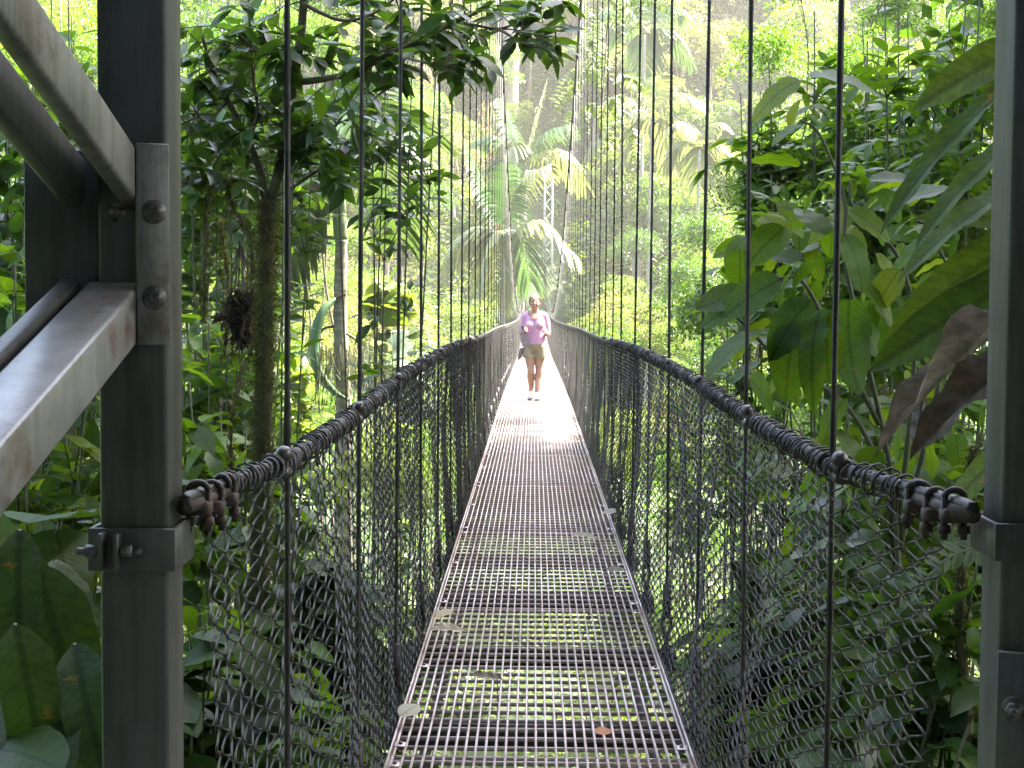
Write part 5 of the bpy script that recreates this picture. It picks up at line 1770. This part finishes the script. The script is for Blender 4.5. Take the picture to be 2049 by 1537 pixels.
# hands: palm, four fingers of different length curled, thumb from the side of the palm
def hand(w, s, fwd, curl):
    w = np.array(w); fwd = np.array(fwd, float); fwd /= np.linalg.norm(fwd)
    acr = np.cross(fwd, (s, 0, 0)); acr /= np.linalg.norm(acr)          # across the palm (up-down)
    inn = np.array([-s, 0, 0.0]); inn = inn - fwd * inn.dot(fwd); inn /= np.linalg.norm(inn)
    pc = w + fwd * 0.05
    for q_ in np.linspace(-0.026, 0.026, 4):
        limb(mb, [w + acr * q_ * 0.6, pc + acr * q_], [0.0145, 0.0145], 5, 8)
    for i_, (q_, ln) in enumerate(zip(np.linspace(-0.030, 0.030, 4), (0.060, 0.072, 0.076, 0.068))):
        b0 = pc + acr * q_ + fwd * 0.012
        c1 = b0 + fwd * ln * 0.40 + inn * ln * 0.22 * curl
        c2 = c1 + fwd * ln * 0.10 * (1.6 - curl) + inn * ln * 0.45 * curl
        c3 = c2 - fwd * ln * 0.22 * curl + inn * ln * 0.20 * curl
        limb(mb, [b0, c1, c2, c3], [0.0098, 0.0092, 0.0085, 0.0075], 9, 8)
    b0 = w + fwd * 0.022 + acr * 0.026 * np.sign(acr[2] or 1)
    limb(mb, [b0, b0 + acr * np.sign(acr[2]) * 0.028 + fwd * 0.022 + inn * 0.012, b0 + acr * np.sign(acr[2]) * 0.046 + fwd * 0.044 + inn * 0.018], [0.0125, 0.0105, 0.0085], 8, 8)


hand(wrL, -1, (0.08, -0.85, 0.35), 0.95)
hand(wrR, 1, (-0.10, -0.85, 0.45), 0.95)
fuse(mb, 'body', M['skin'], woman, 0.0065, 4)

# clothing
mb = MB()
limb(mb, [(0, 0.0, 0.815), (0, 0.0, 0.90), (0, 0.0, 1.03), (0, 0.0, 1.13), (0, 0.010, 1.22), (0, 0.014, 1.275)], [0.138, 0.142, 0.138, 0.142, 0.125, 0.06], 22, 22, (1.10, 0.86, 1))
for s in (-1, 1):
    ball(mb, WO + (s * 0.068, -0.085, 1.10), 0.062, 3, (1.05, 0.85, 1))
limb(mb, [(-0.140, 0.015, 1.232), (0, 0.016, 1.262), (0.140, 0.015, 1.232)], [0.062, 0.066, 0.062])
for s_, e in ((shL, elL), (shR, elR)):
    s_, e = np.array(s_), np.array(e)
    limb(mb, [s_, s_ * 0.5 + e * 0.5 + (0, 0, -0.01), e * 0.9 + s_ * 0.1], [0.060, 0.066, 0.060])
    limb(mb, [(0.09 * np.sign(s_[0]), 0.01, 1.10), s_ * 0.5 + e * 0.5 + (-0.03 * np.sign(s_[0]), 0, -0.02)], [0.07, 0.06])
fuse(mb, 'shirt', M['shirt'], woman, 0.009, 8,
     cut=lambda v: (v.z > 1.262 - 0.0 and abs(v.x) < 0.075) or (v.y < 0.0 and v.z > 1.165 + abs(v.x + 0.01) * 0.95 and abs(v.x) < 0.095))
mb = MB()
limb(mb, [(0, 0.0, 0.875), (0, 0.005, 0.80), (0, 0.01, 0.735)], [0.138, 0.150, 0.140], 12, 22, (1.10, 0.84, 1))
for h, k, s in ((hipL, kneeL, -1), (hipR, kneeR, 1)):
    h, k = np.array(h), np.array(k)
    limb(mb, [h + (0, 0, -0.01), h * 0.72 + k * 0.28 + (s * 0.008, 0, 0), h * 0.53 + k * 0.47 + (s * 0.012, 0, 0)], [0.094, 0.096, 0.098], 12, 18)
fuse(mb, 'shorts', M['shorts'], woman, 0.009, 5, cut=lambda v: v.z < 0.617)
# hair: cap, fringe swept back, bun
mb = MB()
ball(mb, HC + WO + (0, 0.034, 0.036), 0.0865, 3, (0.96, 1.02, 1.0))
ball(mb, HC + WO + (0.012, 0.055, 0.112), 0.036, 3, (1.0, 1, 0.9))
for s in (-1, 1):
    limb(mb, [HC + (s * 0.056, -0.030, 0.066), HC + (s * 0.077, -0.004, 0.022), HC + (s * 0.076, 0.022, -0.03)], [0.016, 0.013, 0.007], 8, 8)
fuse(mb, 'hair', M['hair'], woman, 0.006, 3)
# sunglasses pushed up on the head
mb = MB()
for s in (-1, 1):
    ball(mb, HC + WO + (s * 0.032, -0.072, 0.078), 0.024, 2, (1.15, 0.35, 0.6))
mb.build('sunglasses', M['glass'], woman)
# eyes, brows, lips
for s in (-1, 1):
    mb = MB(); ball(mb, HC + WO + (s * 0.031, -0.0775, 0.004), 0.010, 2, (1.35, 0.55, 0.62)); mb.build('eye', M['eye'], woman)
    mb = MB(); limb(mb, [HC + (s * 0.016, -0.083, 0.022), HC + (s * 0.034, -0.082, 0.027), HC + (s * 0.050, -0.070, 0.021)], [0.0035, 0.004, 0.0025], 6, 6); mb.build('eyebrow', M['hair'], woman)
mb = MB(); limb(mb, [HC + (-0.022, -0.076, -0.058), HC + (0, -0.085, -0.057), HC + (0.022, -0.076, -0.058)], [0.003, 0.0062, 0.003], 8, 8); mb.build('mouth', M['lip'], woman)
# shoes
def shoe(ank, pitch, yaw):
    R = Matrix.Rotation(yaw, 3, 'Z') @ Matrix.Rotation(pitch, 3, 'X')
    mb = MB()
    t2 = MB()
    P = smooth_path([(0, 0.055, 0.0), (0, 0.02, 0.004), (0, -0.07, -0.012), (0, -0.155, -0.030)], 14)
    r = np.interp(np.linspace(0, 1, 14), [0, .12, .4, .75, .94, 1], [0.020, 0.040, 0.045, 0.046, 0.030, 0.008])
    tube(t2, P, r, 14)
    V = t2.V[0].reshape(14, 14, 3)
    V[:, :, 2] = np.maximum(V[:, :, 2], -0.046)
    toW = lambda V_: (np.array(R) @ V_.reshape(-1, 3).T).T + np.array(ank) + WO + (0, 0, -0.045)
    mb.add(toW(V), t2.F)
    tube(mb, toW(np.array([(0, 0.006, 0.0), (0, 0.010, 0.060)])), [0.044, 0.043], 14)
    sh = mb.build('shoe', M['shoe'], woman)
    mb = MB()
    u = np.linspace(0, 2 * np.pi, 25)[:-1]
    X_ = 0.043 * np.cos(u) * (1 - 0.18 * np.sin(u)); Y_ = -0.052 + 0.112 * np.sin(u)
    top = np.stack([X_, Y_, np.full(24, -0.040)], 1); bot = np.stack([X_, Y_, np.full(24, -0.062) + 0.012 * np.clip((-Y_ - 0.1) / 0.06, 0, 1)], 1)
    n = 24
    i_ = np.arange(n); j_ = (i_ + 1) % n
    mb.add(toW(np.vstack([top, bot])), [np.stack([i_, j_, j_ + n, i_ + n], 1), i_[None, :], (i_ + n)[None, ::-1]])
    mb.build('sole', M['sole'], sh, smooth=False)


shoe((ankR[0], ankR[1], 0.107), 0.0, 0.10)
shoe((ankL[0], ankL[1], 0.150), math.radians(20), -0.25)
# bag strap across the chest, small pouch at the hip, cloth hanging over the forearm, phone in the hand
mb = MB()
pts = smooth_path([(0.095, 0.05, 1.29), (0.088, -0.03, 1.297), (0.055, -0.118, 1.215), (0.0, -0.165, 1.085), (-0.075, -0.146, 0.965), (-0.140, -0.10, 0.885), (-0.185, -0.02, 0.80)], 26)
for q_ in (-0.006, 0, 0.006):
    tube(mb, pts + WO + np.array([q_, 0, q_ * 0.6]), 0.0055, 6)
mb.build('bag_strap', M['bagcloth'], woman)
mb = MB()
box(mb, WO + (-0.205, -0.01, 0.69), (0.06, 0.12, 0.16), 0.02, Matrix.Rotation(0.25, 3, 'Y'), 2)
box(mb, WO + (-0.222, -0.03, 0.625), (0.03, 0.05, 0.09), 0.012, Matrix.Rotation(0.45, 3, 'Y'), 2)
mb.build('pouch', mat_plain('dark_pouch', [(0.4, (0.10, 0.075, 0.085)), (0.7, (0.20, 0.16, 0.17))], 25, 0.8), woman)
# folded jacket hanging from the forearm
mb = MB()
nx_, nz_ = 9, 12
V = np.zeros((nz_, nx_, 3))
for a_ in range(nz_):
    for b_ in range(nx_):
        u_, v_ = b_ / (nx_ - 1), a_ / (nz_ - 1)
        V[a_, b_] = (-0.232 + 0.012 * math.sin(u_ * 9 + v_ * 2) * v_ + 0.075 * v_, 0.02 - 0.15 * u_ * (1 - 0.35 * v_), 0.972 + 0.018 * u_ - 0.20 * v_ - 0.03 * math.sin(u_ * 3.1) * v_)
I, J = np.meshgrid(np.arange(nz_ - 1), np.arange(nx_ - 1), indexing='ij')
q_ = np.stack([I * nx_ + J, I * nx_ + J + 1, (I + 1) * nx_ + J + 1, (I + 1) * nx_ + J], -1).reshape(-1, 4)
mb.add(V.reshape(-1, 3) + WO, [q_])
mb.add(V.reshape(-1, 3) + WO + (0.115, -0.01, -0.012), [q_])
top_ = np.concatenate([np.arange(nx_)])
Vt = np.vstack([V[0], V[0] + (0.115, -0.01, -0.012)])
mb.add(Vt + WO, [np.stack([np.arange(nx_ - 1), np.arange(1, nx_), np.arange(1, nx_) + nx_, np.arange(nx_ - 1) + nx_], 1)])
Vf = np.vstack([V[:, -1], V[:, -1] + (0.115, -0.01, -0.012)])
mb.add(Vf + WO, [np.stack([np.arange(nz_ - 1), np.arange(1, nz_), np.arange(1, nz_) + nz_, np.arange(nz_ - 1) + nz_], 1)])
jk = mb.mesh('jacket', M['bagcloth'], None)
jo = link('jacket', jk)
tag(jo, 'lilac-grey folded jacket draped over the walking woman\'s forearm', 'jacket')
mb = MB()
box(mb, WO + (-0.172, -0.205, 1.055), (0.034, 0.014, 0.085), 0.006, Matrix.Rotation(-0.2, 3, 'Y'), 2)
po = mb.build('phone', M['dark'])
tag(po, 'small black device held upright in the walking woman\'s hand', 'phone')

# ------------------------------------------------------------------ each copied tree says which one it is
LOOK = {'sunlit lime-green': 'lime-green bushy tree', 'mid-green small-leaved': 'mid-green bushy tree', 'pale silvery-green': 'silvery-green bushy tree', 'deep green': 'dark green bushy tree'}
HILL = {'sunlit lime-green': 'lime-green feathery', 'mid-green leafy': 'mid-green rounded', 'olive-brown leaved': 'olive-brown', 'pale yellowish': 'pale yellowish', 'dark green': 'dark dense'}
for o in list(COL.objects):
    if o.parent is not None or 'category' not in o: continue
    nm = o.name.split('.')[0]
    if nm not in ('bushy_tree', 'low_bush', 'hillside_tree'): continue
    two = ' '.join(o['label'].split()[:2])
    x, y, z = o.location
    s = o.scale[0]
    if nm != 'hillside_tree':
        px_, py_, _z = project(np.array([[x, y, z + 6.0 * s]]))
        side = 'left' if px_[0] < 1067 else 'right'
        if z + 6.0 * s < -0.9 and abs(x) < 2.6:
            dep = 'under the deck near the tower' if y < 14 else ('under the deck before the woman' if y < 23 else 'under the deck beyond the woman')
            pos = ''
        else:
            if y < 14: dep = 'close behind the %s fence' % side
            elif y < 20: dep = 'behind the ringed palm' if side == 'left' else 'behind the broad-leaved shrub'
            elif y < 29: dep = '%s of the walking woman' % side
            elif y < 55: dep = '%s of the bridge beyond the woman' % side
            else: dep = '%s bank near the far tower' % side
            pos = ', filling the top' if py_[0] < 250 else (', above the handrail' if py_[0] < 620 else ', below the handrail')
        size = 'small' if s * 2 / y * F_PX < 80 else ('broad' if s * 2 / y * F_PX > 125 else 'rounded')
        lk = LOOK.get(two, 'green bushy tree')
        if nm == 'low_bush': lk = lk.replace('bushy tree', 'low bush')
        o['label'] = '%s %s %s%s' % (size, lk, dep, pos)
    else:
        px_, py_, _z = project(np.array([[x, y, z + 7.0 * s]]))
        side = 'far left' if px_[0] < 600 else ('left of the tower' if px_[0] < 1000 else ('above the tower' if px_[0] < 1140 else ('right of the tower' if px_[0] < 1500 else 'far right')))
        lev = 'foot' if y < 98 else ('lower part' if y < 112 else ('middle' if y < 128 else 'top'))
        o['label'] = '%s %s tree at the %s of the far hillside, %s' % ('large' if s > 1.02 else 'smaller', HILL.get(two, 'green'), lev, side)

# ------------------------------------------------------------------ air
mb = MB()
box(mb, (0, 61, 32), (196, 232, 86))
m_, nt_, b_, out_ = new_mat('humid_air')
nt_.nodes.remove(b_)
pv = nt_.nodes.new('ShaderNodeVolumePrincipled')
pv.inputs['Color'].default_value = (1.0, 0.98, 0.86, 1)
pv.inputs['Density'].default_value = 0.0006
pv.inputs['Anisotropy'].default_value = 0.3
nt_.links.new(pv.outputs[0], out_.inputs['Volume'])
tag(mb.build('haze', m_, smooth=False), kind='stuff')
